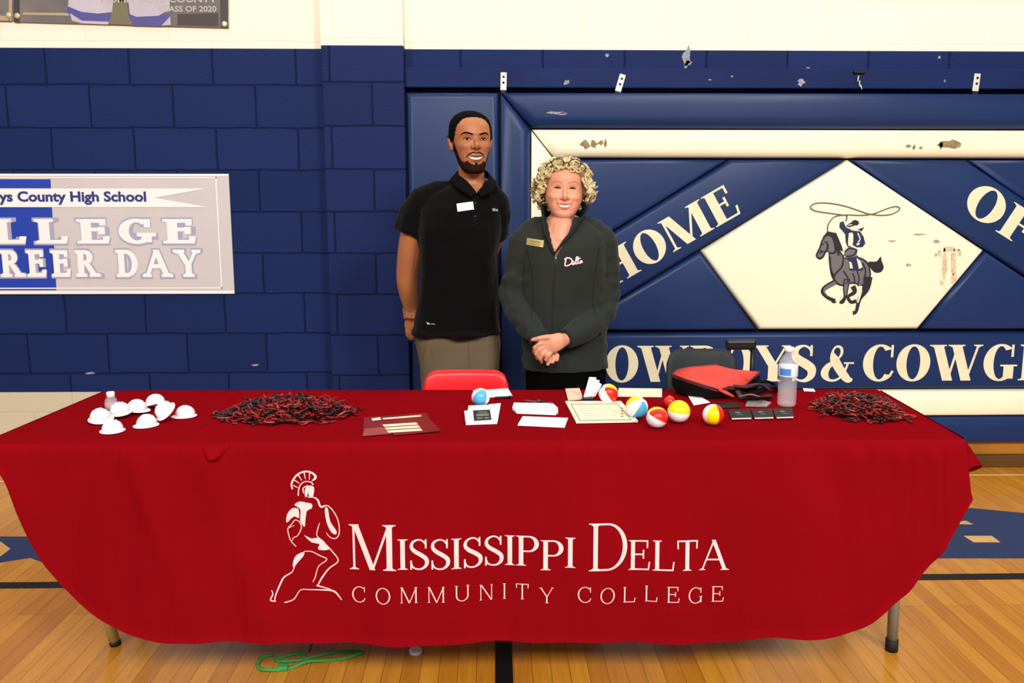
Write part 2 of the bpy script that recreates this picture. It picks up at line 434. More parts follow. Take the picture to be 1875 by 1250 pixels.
f = MB().box((-7, -5, -0.1), (7, WALL_Y + 0.2, 0.0))
structure(f.build('floor', m_floor), 'varnished maple strip gym floor')

def paint(name, polys, m, label, z=0.0006):
    mb = MB()
    for q in polys: mb.add([(x, y, z) for x, y in q], [tuple(range(len(q)))], 0, False)
    return structure(mb.build(name, m), label)
m_black = mat('black_line_paint', (12, 11, 11), 0.5, .3)
m_navyp = mat('navy_floor_paint', (30, 50, 96), 0.5, .3)
m_gold = mat('bare_maple_in_paint', (214, 164, 84), 0.35, coat=.3, var=.12, vscale=14)
m_highlight_strip = mat('cream_highlight_strip', (240, 214, 160), 0.4)
paint('floor_line', [[(-7, 3.06), (7, 3.06), (7, 3.115), (-7, 3.115)][::1]], m_black, 'black court line along the wall')
paint('floor_line', [[(0.000, -5), (0.054, -5), (0.054, 2.98), (0.000, 2.98)]], m_black, 'black court line running towards the table', 0.0009)
paint('floor_line', [[(-7, 4.33), (7, 4.33), (7, 4.345), (-7, 4.345)]], m_highlight_strip, 'thin painted-in highlight along the foot of the wall')  # highlight of the base joint, put on the floor as a pale strip
def fz(*pts): return [tuple(at_z(x, y, 0))[:2] for x, y in pts]
paint('floor_marking', [fz((1600, 1022), (2100, 1022), (2100, 958), (1875, 939), (1780, 930), (1690, 930))], m_navyp, 'navy painted end line lettering on the floor beyond the table')
paint('floor_marking', [fz((1764, 981), (1816, 981), (1832, 993), (1783, 993)), fz((1740, 959), (1768, 953), (1782, 960), (1770, 960))], m_gold, 'bare maple counters inside the navy floor lettering', 0.0010)
paint('floor_marking', [fz((-300, 1040), (-60, 1045), (0, 1030), (55, 1021), (95, 1036), (160, 1036), (120, 982), (-300, 982))], m_navyp, 'navy painted floor lettering at the left of the table')
paint('floor_marking', [fz((-40, 990), (2, 992), (19, 1005), (2, 1018), (-40, 1020))], m_gold, 'bare maple counter inside the navy lettering at the left', 0.0010)

# foot of the wall under the pads
m_oak = mat('stained_base_wood', (168, 112, 40), 0.35, var=.2, vscale=5, coat=.3)
m_oakd = mat('dark_base_wood', (92, 60, 28), 0.4, var=.2, vscale=5)
structure(MB().box((PIL_X1, 4.50, 0.065), (7, WALL_Y, 0.16), bev=.004).build('baseboard_back', m_oak), 'stained wooden baseboard under the padded wall')
structure(MB().box((PIL_X1, 4.47, 0.0), (7, WALL_Y, 0.065), bev=.004).build('baseboard_shoe', m_oakd), 'dark shoe moulding at the foot of the wall')

# rail over the pads
m_rail = mat('navy_rail_paint', (28, 42, 90), 0.5, .08, var=.15, vscale=3, bump=.15, bscale=60)
rail = structure(MB().box((PIL_X1, 4.485, 1.990), (7, WALL_Y, 2.088), bev=.006).build('trim_1', m_rail), 'navy painted nailing rail above the wall pads')
m_scuff = mat('chipped_pale_paint', (150, 150, 165), 0.7, var=.4, vscale=60)
def scuff(parent, yy, spots, m=m_scuff, name='scuff_mark'):
    for i, (px, py, rx, ry) in enumerate(spots):
        c = at_y(px, py, yy)
        q = blob(c.x, c.z, rx, ry, 12, .45, px + i)
        MB().add([(x, yy, z) for x, z in q], [tuple(range(len(q)))], 0, False).build(name, m, parent)
scuff(rail, 4.4835, [(1038, 150, .018, .012), (1467, 151, .018, .016), (1340, 140, .006, .004), (1730, 148, .005, .006), (1300, 146, .008, .003)])
wb = bpy.data.objects['wall_back']
scuff(wb, 4.5485, [(1258, 104, .02, .05), (1260, 116, .024, .012), (1112, 101, .008, .008), (1720, 105, .008, .006), (1480, 124, .01, .003), (1540, 128, .012, .004), (165, 683, .02, .006), (467, 668, .018, .006), (715, 90, .02, .004)])

# metal hanger clips on the rail
m_clip = mat('galvanised_clip', (225, 222, 210), 0.4, metal=.35)
m_dark = mat('dark_bolt', (30, 28, 30), 0.5, metal=.5)
for i, (px, py, tl, lab) in enumerate([(922, 149, 0.02, 'pale metal hanger clip on the rail above the blue pad beside the pilaster'),
                                       (1136, 152, 0.28, 'tilted pale hanger clip on the rail above the woman'),
                                       (1788, 151, 0.06, 'pale hanger clip on the rail above the word OF')]):
    c = at_y(px, py, 4.478)
    t = thing('hanger_clip', lab, 'clip', c, 'metal clips along the rail')
    R = Matrix.Translation(c) @ Matrix.Rotation(tl, 4, 'Y')
    MB().box((-.016, -.003, -.044), (.016, .006, .044), M=R, bev=.003).build('plate', m_clip, t)
    for dz in (.022, -.006):
        MB().lathe([(0, -.004), (.006, -.004), (.006, .002), (0, .002)], 10, M=R @ Matrix.Translation((0, -.004, dz)) @ Matrix.Rotation(PI / 2, 4, 'X')).build('bolt', m_dark, t)
    MB().box((-.014, -.006, -.060), (.014, .004, -.043), M=R, bev=.002).build('hook', m_dark, t)
c = at_y(1573, 146, 4.478)
t = thing('broken_clip', 'torn dark hanger clip with hanging shreds on the rail above the diamond', 'clip', c, 'metal clips along the rail')
MB().box((c.x - .03, 4.47, c.z + .03), (c.x + .03, 4.487, c.z + .045), bev=.004).build('plate', m_dark, t)
sh = MB()
for k, (dx, dz, l) in enumerate(((-.004, .02, .03), (.002, -.005, .03), (.008, -.025, .022))): sh.tube([(c.x + dx, 4.476, c.z + dz), (c.x + dx - .006 + .006 * k, 4.472, c.z + dz - l)], .0035, 6)
sh.build('shred', m_clip, t)

# ------------------------------------------------------------------ padded vinyl
def inset(poly, d):
    n = len(poly); L = []
    for i in range(n):
        a, c = poly[i], poly[(i + 1) % n]
        dx, dz = c[0] - a[0], c[1] - a[1]; l = math.hypot(dx, dz)
        nx, nz = -dz / l, dx / l            # inward for counter-clockwise
        L.append((nx, nz, nx * a[0] + nz * a[1] + d))
    out = []
    for i in range(n):
        a, c = L[i - 1], L[i]
        det = a[0] * c[1] - a[1] * c[0]
        out.append(((a[2] * c[1] - a[1] * c[2]) / det, (a[0] * c[2] - a[2] * c[0]) / det))
    return out
def ccw(poly):
    a = sum(poly[i][0] * poly[(i + 1) % len(poly)][1] - poly[(i + 1) % len(poly)][0] * poly[i][1] for i in range(len(poly)))
    return poly if a > 0 else poly[::-1]
def puff(poly, yb, h, bev, gap=0.003, n=7):
    """a stuffed pad: outline in (x, z), back at yb, h thick, edges rolled over a width bev"""
    poly = inset(ccw(poly), gap); mb = MB(); k = len(poly)
    vs = [Vector((x, yb, z)) for x, z in poly]
    for i in range(1, n + 1):
        a = PI / 2 * i / n
        q = inset(poly, bev * (1 - math.cos(a))) if i < n else inset(poly, bev)
        vs += [Vector((x, yb - h * (0.35 + 0.65 * math.sin(a)), z)) for x, z in q]
    fs = [(i * k + j, i * k + (j + 1) % k, (i + 1) * k + (j + 1) % k, (i + 1) * k + j) for i in range(n) for j in range(k)]
    fs.append(tuple(n * k + j for j in range(k)))
    mb.add(vs, fs[:-1], 0, True); 
    mb.f.append(list(fs[-1])); mb.mi.append(0); mb.sm.append(True)
    return mb
m_vblue = mat('navy_vinyl', (25, 49, 98), 0.38, 0.32, var=.05, vscale=3, bump=.06, bscale=12)
m_vcream = mat('cream_vinyl', (255, 248, 220), 0.42, 0.4, var=.03, vscale=3, bump=.05, bscale=10)
m_back = mat('black_pad_backing', (10, 10, 14), 0.8)
YB = 4.505
pad = thing('wall_pad', 'tall plain navy vinyl wall pad between the pilaster and the lettered mural', 'wall pad', (-.21, YB, .139))
MB().box((-.438, YB, .139), (.028, WALL_Y, 1.968)).build('backing_board', m_back, pad)
puff([(-.436, .142), (.026, .142), (.026, 1.966), (-.436, 1.966)], YB, .06, .03).build('cushion', m_vblue, pad)
MB().tube([(-.4405, YB - .01, .15), (-.4405, YB - .01, 1.95)], .004, 6).build('dark_gap_strip', m_back, pad)  # black tube put in for the shade in the gap beside the pilaster

mural = thing('padded_mural', 'padded navy and cream vinyl wall mural lettered HOME OF COWBOYS & COWGIRLS with a roper emblem', 'wall pad', (1.81, YB, .139))
CX = 1.812
X0, X1 = .034, 2 * CX - .034
MB().box((X0, YB, .139), (X1, WALL_Y, 1.968)).build('backing_board', m_back, mural)
def frame(xa, xb, za, zb, wx, wt, wb_, m, name, bev):
    """four mitred stuffed rails"""
    o = [(xa, za), (xb, za), (xb, zb), (xa, zb)]; i = [(xa + wx, za + wb_), (xb - wx, za + wb_), (xb - wx, zb - wt), (xa + wx, zb - wt)]
    for k in range(4):
        k2 = (k + 1) % 4
        puff([o[k], o[k2], i[k2], i[k]], YB, .07, bev).build(name, m, mural)
frame(X0, X1, .139, 1.968, .155, .180, .150, m_vblue, 'navy_frame_rail', .055)
frame(X0 + .155, X1 - .155, .289, 1.788, .118, .146, .148, m_vcream, 'cream_frame_rail', .05)
XI0, XI1 = X0 + .273, X1 - .273
def mz(px, py): v = at_y(px, py, MURAL_Y); return (v.x, v.z)
ZT, ZB = 1.640, .757
dia_l, dia_bl = mz(1283, 458), mz(1390, 605)
half = CX - dia_l[0]
D_T, D_L, D_R = (CX, ZT), (dia_l[0], dia_l[1]), (CX + half, dia_l[1])
hb = CX - dia_bl[0]
D_BL, D_BR = (CX - hb, ZB), (CX + hb, ZB)
puff([D_T, D_L, D_BL, D_BR, D_R], YB, .058, .022, .004).build('cream_diamond_pad', m_vcream, mural)
# the sloping bands that carry HOME and OF
slope = (D_T[1] - D_L[1]) / (D_T[0] - D_L[0])
u0 = mz(1338, 293)[0]
zl_top = ZT - (u0 - XI0) * slope
zl_bot = D_L[1] - (D_L[0] - XI0) * slope
def mirror(P): return [(2 * CX - x, z) for x, z in P]
xk = D_L[0] - (D_L[1] - ZB) / slope
band = [(XI0, ZB), (xk, ZB), D_T, (u0, ZT), (XI0, zl_top)]
upper = [(XI0, zl_top), (u0, ZT), (XI0, ZT)]
lower = [(xk, ZB), D_BL, D_L]
for P, nm in ((band, 'sloping_band_pad'), (upper, 'corner_pad'), (lower, 'lower_side_pad')):
    puff(P, YB, .06, .022, .004).build(nm, m_vblue, mural)
    puff(mirror(P), YB, .06, .022, .004).build(nm, m_vblue, mural)
puff([(XI0, .438), (XI1, .438), (XI1, .748), (XI0, .748)], YB, .06, .022, .004).build('bottom_band_pad', m_vblue, mural)
# lettering
m_let = mat('cream_letter_vinyl', (243, 232, 198), 0.45, var=.05, vscale=12)
LF = Letters(T=.25, t=.06, se=.085, st=.045)
YL = YB - .0625
def plane_xf(p0, ang):
    c, s = math.cos(ang), math.sin(ang)
    return lambda u, v: Vector((p0[0] + u * c - v * s, YL, p0[1] + u * s + v * c))
def word(text, p0, p1, h, parent=mural, m=m_let, font=LF, gap=.05, name='lettering'):
    L = math.hypot(p1[0] - p0[0], p1[1] - p0[1]); a = math.atan2(p1[1] - p0[1], p1[0] - p0[0])
    return lay_mesh(layout(font, text, 0, L, h, gap), plane_xf(p0, a)).build(name, m, parent)
hm0, hm1 = mz(1115, 529), mz(1360, 388)
word('HOME', hm0, hm1, .172)
o0 = mz(1757, 382); a = -math.radians(30.5)
L2 = .405
word('OF', o0, (o0[0] + L2 * math.cos(a), o0[1] + L2 * math.sin(a)), .172)
def base(x0, x1, y): return mz(x0, y), mz(x1, y)
for txt, xa, xb in (('COWBOYS', 1049, 1489), ('&', 1502, 1562), ('COWGIRLS', 1577, 2062)):
    q0, q1 = mz(xa, 697), mz(xb, 697); zb_ = mz(1500, 697)[1]
    word(txt, (q0[0], zb_), (q1[0], zb_), .192, gap=.03)

# worn marks on the cream vinyl
m_worn = mat('worn_brown_mark', (150, 130, 100), 0.8, var=.35, vscale=50)
m_worn2 = mat('grey_scuff_mark', (176, 172, 152), 0.8, var=.3, vscale=50)
def marks(spots, m, yy, name):
    for i, q in enumerate(spots):
        pts = [mz(x, y) for x, y in q][::-1]
        MB().add([(x, yy, z) for x, z in pts], [tuple(range(len(pts)))], 0, False).build(name, m, mural)
def rb(cx, cy, rx, ry, s): return blob(cx, cy, rx, ry, 11, .4, s)
marks([rb(1072, 265, 9, 7, 1), rb(1087, 264, 6, 7, 2), rb(1100, 262, 5, 4, 3), rb(1108, 263, 3, 7, 4), rb(1736, 264, 19, 7, 5), rb(1720, 266, 3, 7, 6), rb(1660, 268, 6, 3, 7), rb(1671, 270, 3, 5, 8), rb(1683, 271, 3, 3, 9)], m_worn, YB - .0712, 'worn_mark')
m_stain = mat('pale_brown_stain', (222, 200, 164), 0.8, var=.25, vscale=60)
yd = YB - .0592
marks([rb(1738, 456, 17, 4, 11), rb(1729, 484, 5, 26, 12), rb(1745, 484, 5, 26, 13), rb(1724, 518, 5, 4, 14), rb(1745, 510, 5, 8, 15), rb(1720, 465, 4, 6, 16), rb(1756, 463, 3, 6, 17)], m_stain, yd, 'worn_mark')
marks([rb(1632, 441, 8, 2, 21), rb(1684, 429, 10, 2, 22), rb(1662, 485, 5, 3, 23), rb(1714, 442, 6, 3, 24), rb(1713, 466, 3, 3, 25)], m_worn2, yd, 'worn_mark')
marks([rb(1020, 207, 19, 2.4, 31), rb(1030, 209, 8, 2, 32)], m_scuff, YB - .0712, 'worn_mark')

# emblem of a roper on a galloping horse, printed on the diamond
def ez(P, dx=0, dy=0):
    k = 260 / 1204.0
    return [mz(1440 + x * k + dx, 340 + y * k + dy) for x, y in P]
emb = MB()
m_eh = mat('emblem_grey', (112, 110, 116), .6); m_ek = mat('emblem_black', (32, 28, 34), .6); m_en = mat('emblem_navy', (30, 40, 84), .6); m_ew = mat('emblem_white', (246, 240, 222), .6); m_er = mat('emblem_rope', (110, 100, 78), .6)
lay = [0]
def efill(P, mi):
    lay[0] += 1
    pts = [Vector(q) for q in ez(P)]
    r = delaunay_2d_cdt(pts, [], [list(range(len(pts)))], 1, 1e-6)
    fs = []
    for f_ in r[2]:
        a_ = (r[0][f_[1]] - r[0][f_[0]]).cross(r[0][f_[2]] - r[0][f_[0]])
        fs.append(f_ if a_ > 0 else f_[::-1])
    emb.add([(v.x, yd - .0003 - .00006 * lay[0], v.y) for v in r[0]], fs, mi, False)
def eline(P, wpx, mi, n=5):
    lay[0] += 1
    q = stroke(ez(P), [x * .00066 for x in wpx] if isinstance(wpx, list) else wpx * .00090, n)
    lay_mesh(q, lambda u, v: Vector((u, yd - .0003 - .00006 * lay[0], v)), emb, mi)
# tail, far legs, body
efill(cr([(690, 645), (760, 640), (795, 600), (806, 640), (822, 690), (800, 730), (750, 735), (712, 700)], 4, True), 1)
eline([(560, 850), (575, 900), (520, 940), (545, 985), (590, 975)], [40, 34, 24, 26, 30], 1)
efill(cr([(355, 560), (385, 470), (460, 560), (500, 610), (600, 600), (680, 640), (712, 720), (705, 800), (660, 850), (560, 830), (470, 850), (415, 825), (370, 740)], 5, True), 1)
efill(cr([(365, 570), (395, 500), (455, 580), (510, 625), (600, 615), (670, 655), (698, 720), (690, 795), (650, 835), (560, 815), (470, 835), (425, 810), (382, 735)], 5, True), 0)
efill(cr([(300, 450), (345, 405), (400, 440), (420, 560), (370, 580), (340, 560), (310, 610), (275, 625), (245, 590), (275, 520)], 5, True), 1)
efill(cr([(310, 462), (345, 425), (385, 450), (405, 550), (365, 562), (330, 545), (300, 595), (275, 605), (262, 585), (290, 520)], 5, True), 0)
efill([(300, 440), (345, 385), (420, 400), (470, 520), (478, 560), (440, 540), (400, 445), (340, 420)], 1)
eline([(270, 545), (330, 555), (345, 470)], [9, 9, 8], 1)
eline([(290, 490), (318, 500)], [14, 8], 1)
eline([(478, 585), (470, 680), (410, 750), (400, 800)], [10, 14, 14, 10], 1)
eline([(420, 810), (330, 860), (305, 900), (345, 945), (410, 975)], [44, 40, 30, 26, 30], 1)
eline([(415, 820), (335, 862), (318, 898), (350, 938)], [26, 22, 12, 8], 0)
eline([(510, 790), (500, 870), (495, 940), (470, 985)], [56, 44, 28, 34], 1)
eline([(510, 800), (500, 870), (497, 930)], [34, 24, 10], 0)
eline([(690, 770), (670, 870), (615, 960), (590, 1060), (560, 1078)], [70, 60, 34, 26, 34], 1)
eline([(620, 850), (625, 900), (600, 990)], [26, 20, 12], 3)
efill([(395, 965), (425, 985), (400, 996), (375, 985)], 1); efill([(450, 970), (495, 970), (475, 1000), (445, 998)], 1)
# saddle cloth, leg, rider
efill([(520, 600), (600, 590), (650, 700), (640, 720), (530, 718)], 2)
efill([(590, 610), (625, 640), (640, 690), (612, 705)], 3); efill([(528, 640), (548, 650), (560, 700), (535, 700)], 3)
efill([(580, 700), (630, 760), (640, 830), (605, 850), (590, 770)], 0); eline([(585, 700), (610, 770), (605, 850)], 8, 1)
efill([(490, 560), (530, 510), (600, 540), (590, 600), (520, 610), (480, 590)], 0)
eline([(490, 560), (530, 530), (590, 545), (560, 590), (500, 600)], 10, 1)
efill([(450, 310), (480, 300), (500, 350), (560, 380), (620, 385), (650, 430), (665, 490), (640, 520), (590, 520), (560, 500), (520, 520), (500, 480), (495, 410), (445, 350)], 2)
efill([(525, 400), (565, 395), (560, 505), (515, 510)], 3); efill([(590, 490), (620, 482), (612, 500), (590, 505)], 3)
efill([(478, 250), (505, 260), (500, 300), (478, 305)], 3); eline([(480, 250), (508, 258), (500, 300)], 7, 1)
efill(cr([(535, 335), (560, 320), (580, 340), (570, 370), (545, 375)], 4, True), 3)
efill(cr([(510, 330), (545, 310), (570, 290), (605, 300), (605, 330), (570, 335), (545, 325)], 4, True), 1)
efill([(600, 370), (655, 350), (635, 385)], 1)
eline([(505, 338), (540, 342), (590, 322), (614, 316)], [8, 12, 12, 6], 1)
eline([(560, 395), (575, 440), (560, 500)], 7, 1); eline([(520, 400), (512, 450), (515, 510)], 7, 1); eline([(600, 400), (620, 450), (600, 480)], 6, 3)
eline([(365, 600), (372, 700), (400, 770)], 9, 1); eline([(480, 720), (520, 790), (500, 830)], 8, 1); eline([(640, 650), (668, 720), (650, 800)], 8, 1); eline([(300, 560), (275, 570)], 7, 1); eline([(318, 470), (350, 500), (345, 545)], 6, 1)
eline([(560, 740), (575, 800), (565, 830)], 7, 1); eline([(400, 470), (420, 520), (440, 590)], 10, 1)
# lasso
eline([(345, 390), (350, 330), (400, 265), (480, 248)], 7, 4)
eline([(480, 248), (380, 235), (250, 215), (200, 185), (240, 150), (360, 148), (500, 175), (620, 215), (700, 240), (800, 250), (890, 240), (955, 200), (930, 176), (860, 190), (740, 235), (640, 250), (500, 245)], 7, 4)
emb.build('roper_emblem', [m_eh, m_ek, m_en, m_ew, m_er], mural)

# ------------------------------------------------------------------ banners on the block wall
m_vinyl = mat('pale_grey_banner_vinyl', (206, 200, 203), 0.5, var=.03, vscale=4)
m_bblue = mat('royal_blue_print', (26, 62, 176), 0.5, var=.08, vscale=6)
m_bwhite = mat('white_banner_print', (246, 244, 246), 0.5)
m_btext = mat('navy_banner_text', (40, 52, 128), 0.5)
BY = WALL_Y - .012
def bz(px, py): v = at_y(px, py, BY); return (v.x, v.z)
x_r = bz(424, 430)[0]; zt, zb2 = bz(300, 318)[1], bz(300, 538)[1]
x_l = bz(-640, 430)[0]
ban = thing('vinyl_banner', 'blue and grey high school COLLEGE CAREER DAY banner taped to the blue block wall', 'banner', (x_r - .6, BY, zb2))
MB().box((x_l, BY, zb2), (x_r, BY + .008, zt)).build('sheet', m_vinyl, ban)
YP = BY - .0012
def bflat(polys, m, name, dy=0.0):
    mb = MB()
    for q in polys: mb.add([(x, YP - dy, z) for x, z in ccw(q)], [tuple(range(len(q)))], 0, False)
    return mb.build(name, m, ban)
def brect(xa, xb, za, zb_): return [(xa, za), (xb, za), (xb, zb_), (xa, zb_)]
xb0, xb1 = bz(92, 320)[0], bz(104, 537)[0]
z1, z2 = bz(90, 328)[1], bz(90, 531)[1]
bflat([[(x_l + .03, z2), (xb1, z2), (xb0, z1), (x_l + .03, z1)]], m_bblue, 'blue_print')
ln = .006
zi1, zi2 = bz(380, 324)[1], bz(380, 528)[1]; xi = bz(402, 430)[0]
bflat([brect(x_l + .02, xi, zi1 - ln, zi1), brect(x_l + .02, xi, zi2, zi2 + ln), brect(xi - ln, xi, zi2, zi1), brect(x_l + .02, x_r - .002, zt - .012, zt - .002), brect(x_l + .02, x_r - .002, zb2 + .002, zb2 + .016)], m_bwhite, 'white_border', .0004)
rz1, rz2, rzm = bz(200, 345)[1], bz(200, 379)[1], bz(200, 362)[1]
xe, xn = bz(378, 362)[0], bz(283, 362)[0]
bflat([[(x_l + .12, rz2), (xe, rz2), (xn, rzm), (x_l + .12, rzm)], [(x_l + .12, rzm), (xn, rzm), (xe, rz1), (x_l + .12, rz1)]], m_bwhite, 'ribbon_print', .0006)
BF = Letters(T=.24, t=.15, se=.10, st=.15)
def brow(text, xa, xb, y0, y1, m, dy, name, grow=0.0, gap=.12):
    u0, v0 = bz(xa, y1); u1 = bz(xb, y1)[0]; h = bz(xa, y0)[1] - v0
    polys = layout(BF, text, 0, u1 - u0, h, gap)
    if grow:
        polys = [[(q[0], q[1]) for q in p] for p in polys]
    return lay_mesh(polys, lambda u, v: Vector((u0 + u, YP - dy, v0 + v))).build(name, m, ban)
def ring_of(text, xa, xb, y0, y1, gap):
    """a pale outline round the letters: the letters drawn again a little fatter under them"""
    global BF
    keep = BF; BF = Letters(T=.34, t=.23, se=.12, st=.22)
    brow(text, xa - 2.5, xb + 2.5, y0 - 3, y1 + 3, m_bout, .0008, 'letter_outline', gap=gap - .06); BF = keep
m_bout = mat('outline_print', (168, 168, 196), .5)
for tx, xa, xb, y0, y1, gp in (('COLLEGE', -168, 363, 401, 446, .16), ('CAREER', -98, 181, 458, 507, .16), ('DAY', 214, 368, 457, 507, .20)):
    ring_of(tx, xa, xb, y0, y1, gp)
    brow(tx, xa, xb, y0, y1, m_bwhite, .0011, 'lettering', gap=gp)
def sans(text, size, m, parent, name, place, bold=0.0):
    cu = bpy.data.curves.new(name, 'FONT'); cu.body = text; cu.size = size; cu.offset = bold; cu.resolution_u = 3
    o = bpy.data.objects.new(name + '_source', cu); COL.objects.link(o)
    bpy.context.view_layer.update()
    me = bpy.data.meshes.new_from_object(o.evaluated_get(bpy.context.evaluated_depsgraph_get()))
    bpy.data.objects.remove(o); bpy.data.curves.remove(cu)
    xs = [v.co.x for v in me.vertices]; ys = [v.co.y for v in me.vertices]
    x0, x1, y0, y1 = min(xs), max(xs), min(ys), max(ys)
    for v in me.vertices: v.co = place((v.co.x - x0) / (x1 - x0), (v.co.y - y0) / (y1 - y0))
    me.materials.clear(); me.materials.append(m); me.name = name
    o = bpy.data.objects.new(name, me); COL.objects.link(o)
    if parent: o.parent = parent; o.matrix_parent_inverse = wm(parent).inverted()
    return o
ua, ub = bz(-112, 360)[0], bz(268, 360)[0]; va, vb = bz(200, 375)[1], bz(200, 350)[1]
sans('Humphreys County High School', .1, m_btext, ban, 'lettering', lambda u, v: Vector((ua + (ub - ua) * u, YP - .0014, va + (vb - va) * v)), .0036)

# printed team banners higher up
m_sp = mat('dark_photo_print', (104, 98, 98), 0.45, var=.35, vscale=3)
m_lav = mat('lavender_print', (188, 180, 196), 0.5, var=.08, vscale=5); m_pur = mat('violet_blue_print', (78, 74, 150), .5)
m_olv = mat('olive_print', (112, 108, 80), .5); m_gry = mat('grey_letters_print', (178, 172, 168), .5)
m_brass = mat('brass_grommet', (214, 204, 160), .35, metal=.6); m_dk = mat('dark_brown_print', (62, 54, 52), .5); m_tan = mat('tan_print', (176, 160, 130), .5)
def tband(xa, xb, ya, yb, label, group=None):
    (u0, w0), (u1, w1) = bz(xa, ya), bz(xb, yb)
    t = thing('team_banner', label, 'banner', ((u0 + u1) / 2, BY, w0), group)
    mb = MB(); P = [(u0, w0), (u1, w1), (u1, w1 + .62), (u0, w0 + .62)]
    mb.prism(ccw(P), BY, BY + .008); mb.build('sheet', m_sp, t)
    return t, lambda px, py, d=.0: Vector((bz(px, py)[0], YP - d, bz(px, py)[1]))
def tpoly(t, polys, m, name, F, d):
    mb = MB()
    for q in polys:
        v = [F(x, y, d) for x, y in q]
        a_ = sum(v[i].x * v[(i + 1) % len(v)].z - v[(i + 1) % len(v)].x * v[i].z for i in range(len(v)))
        mb.add(v if a_ > 0 else v[::-1], [tuple(range(len(v)))], 0, False)
    return mb.build(name, m, t)
def grommet(t, px, py):
    c = at_y(px, py, BY - .002)
    MB().lathe([(.006, -.003), (.013, -.003), (.015, 0), (.013, .003), (.006, .003)], 14, M=Matrix.Translation(c) @ Matrix.Rotation(PI / 2, 4, 'X')).build('grommet', m_brass, t)
t, F = tband(25, 418, 40, 51, 'dark printed team banner lettered CLASS OF, its lower edge on the white wall')
tpoly(t, [[(25, -60), (36, -60), (36, 41), (25, 40)]], m_dk, 'dark_print', F, .0003)
tpoly(t, [[(402, -60), (418, -60), (418, 51), (404, 50)]], m_dk, 'dark_print', F, .0003)
tpoly(t, [[(40, 27), (130, 29), (130, 24), (44, 23)]], m_tan, 'tan_print', F, .0003)
tpoly(t, [[(122, 20), (126, 8), (160, 22), (210, 28), (312, 26), (310, 40), (296, 48), (248, 47), (200, 42), (150, 40), (130, 32)]], m_pur, 'violet_print', F, .0004)
tpoly(t, [[(125, 12), (128, -60), (212, -60), (208, 22), (180, 25), (150, 22)], [(228, -60), (310, -60), (311, 18), (290, 29), (250, 31), (238, 26)], [(128, 24), (150, 38), (200, 40), (198, 45), (150, 43), (132, 38)], [(296, 47), (312, 30), (313, 46)]], m_lav, 'lavender_print', F, .0006)
tpoly(t, [[(200, 44), (206, 18), (212, -60), (226, -60), (236, 30), (244, 46)]], m_olv, 'olive_print', F, .0007)
tpoly(t, [[(325, 26), (400, 24), (400, 48), (325, 46)]], m_dk, 'dark_print', F, .0003)
def tl(tx, xa, xb, ya, yb):
    (u0, v0), (u1, v1) = bz(xa, yb), bz(xb, yb); h = bz(xa, ya)[1] - v0
    sans(tx, .1, m_gry, t, 'lettering', lambda u, v: Vector((u0 + (u1 - u0) * u, YP - .0011, v0 + h * v + (v1 - v0) * u)), .003)
tl('HUMPHREYS COUNTY', 186, 398, -8, 5); tl('CLASS OF 2020', 291, 397, 11, 22)
grommet(t, 31, 29); grommet(t, 411, 44)
t, F = tband(-330, 22, 30, 39, 'neighbouring dark team banner at the edge, beside the brass grommet')
tpoly(t, [[(0, 28), (18, 30), (18, 38), (0, 38)], [(16, -60), (22, -60), (22, 39), (17, 38)]], m_tan, 'tan_print', F, .0004)
grommet(t, 15, 28)

# ------------------------------------------------------------------ the table and its cloth
TZ = 0.745
FL, FR, BL, BR = Vector((-1.433, 2.362, 0)), Vector((1.338, 2.352, 0)), Vector((-1.397, 3.07, 0)), Vector((1.388, 3.03, 0))
def lerp(a, b, t): return a + (b - a) * t
tab = thing('folding_table', 'long folding table on grey steel legs under the red cloth', 'table', (0, 2.7, 0))
m_tt = mat('grey_table_top', (150, 148, 142), .5); m_steel = mat('grey_steel_tube', (136, 136, 132), .4, metal=.15); m_floorlit_leg = mat('tan_floor_lit_steel', (186, 168, 120), .4); m_rub = mat('black_rubber', (24, 22, 22), .7)  # left legs are the same steel, floor reflection put into their tan
MB().box((-1.40, 2.385, .715), (1.325, 3.015, .740), bev=.006).build('tabletop', m_tt, tab)
for (fx, fy, tx, ty) in ((1.266, 2.546, 1.258, 2.55), (-1.227, 2.633, -1.36, 2.60), (1.27, 2.93, 1.26, 2.92), (-1.24, 2.94, -1.35, 2.93)):
    top = Vector((tx, ty, .715)); foot = Vector((fx, fy, 0.0)); d = (top - foot)
    lg = MB().tube([foot + d * .02, foot + d * .3, foot + d * .7, top], .0165, 14).build('leg', m_steel if fx > 0 else m_floorlit_leg, tab)
    MB().tube([foot, foot + d * (.055 if fx > 0 else .02)], .0195 if fx > 0 else .0175, 14).build('rubber_foot', m_rub, lg)
for tx, fy0, fy1 in ((1.26, 2.55, 2.92), (-1.305, 2.61, 2.93)):
    MB().tube([(tx, fy0, .45), (tx, fy1, .45)], .011, 10).build('cross_brace', m_steel, tab)

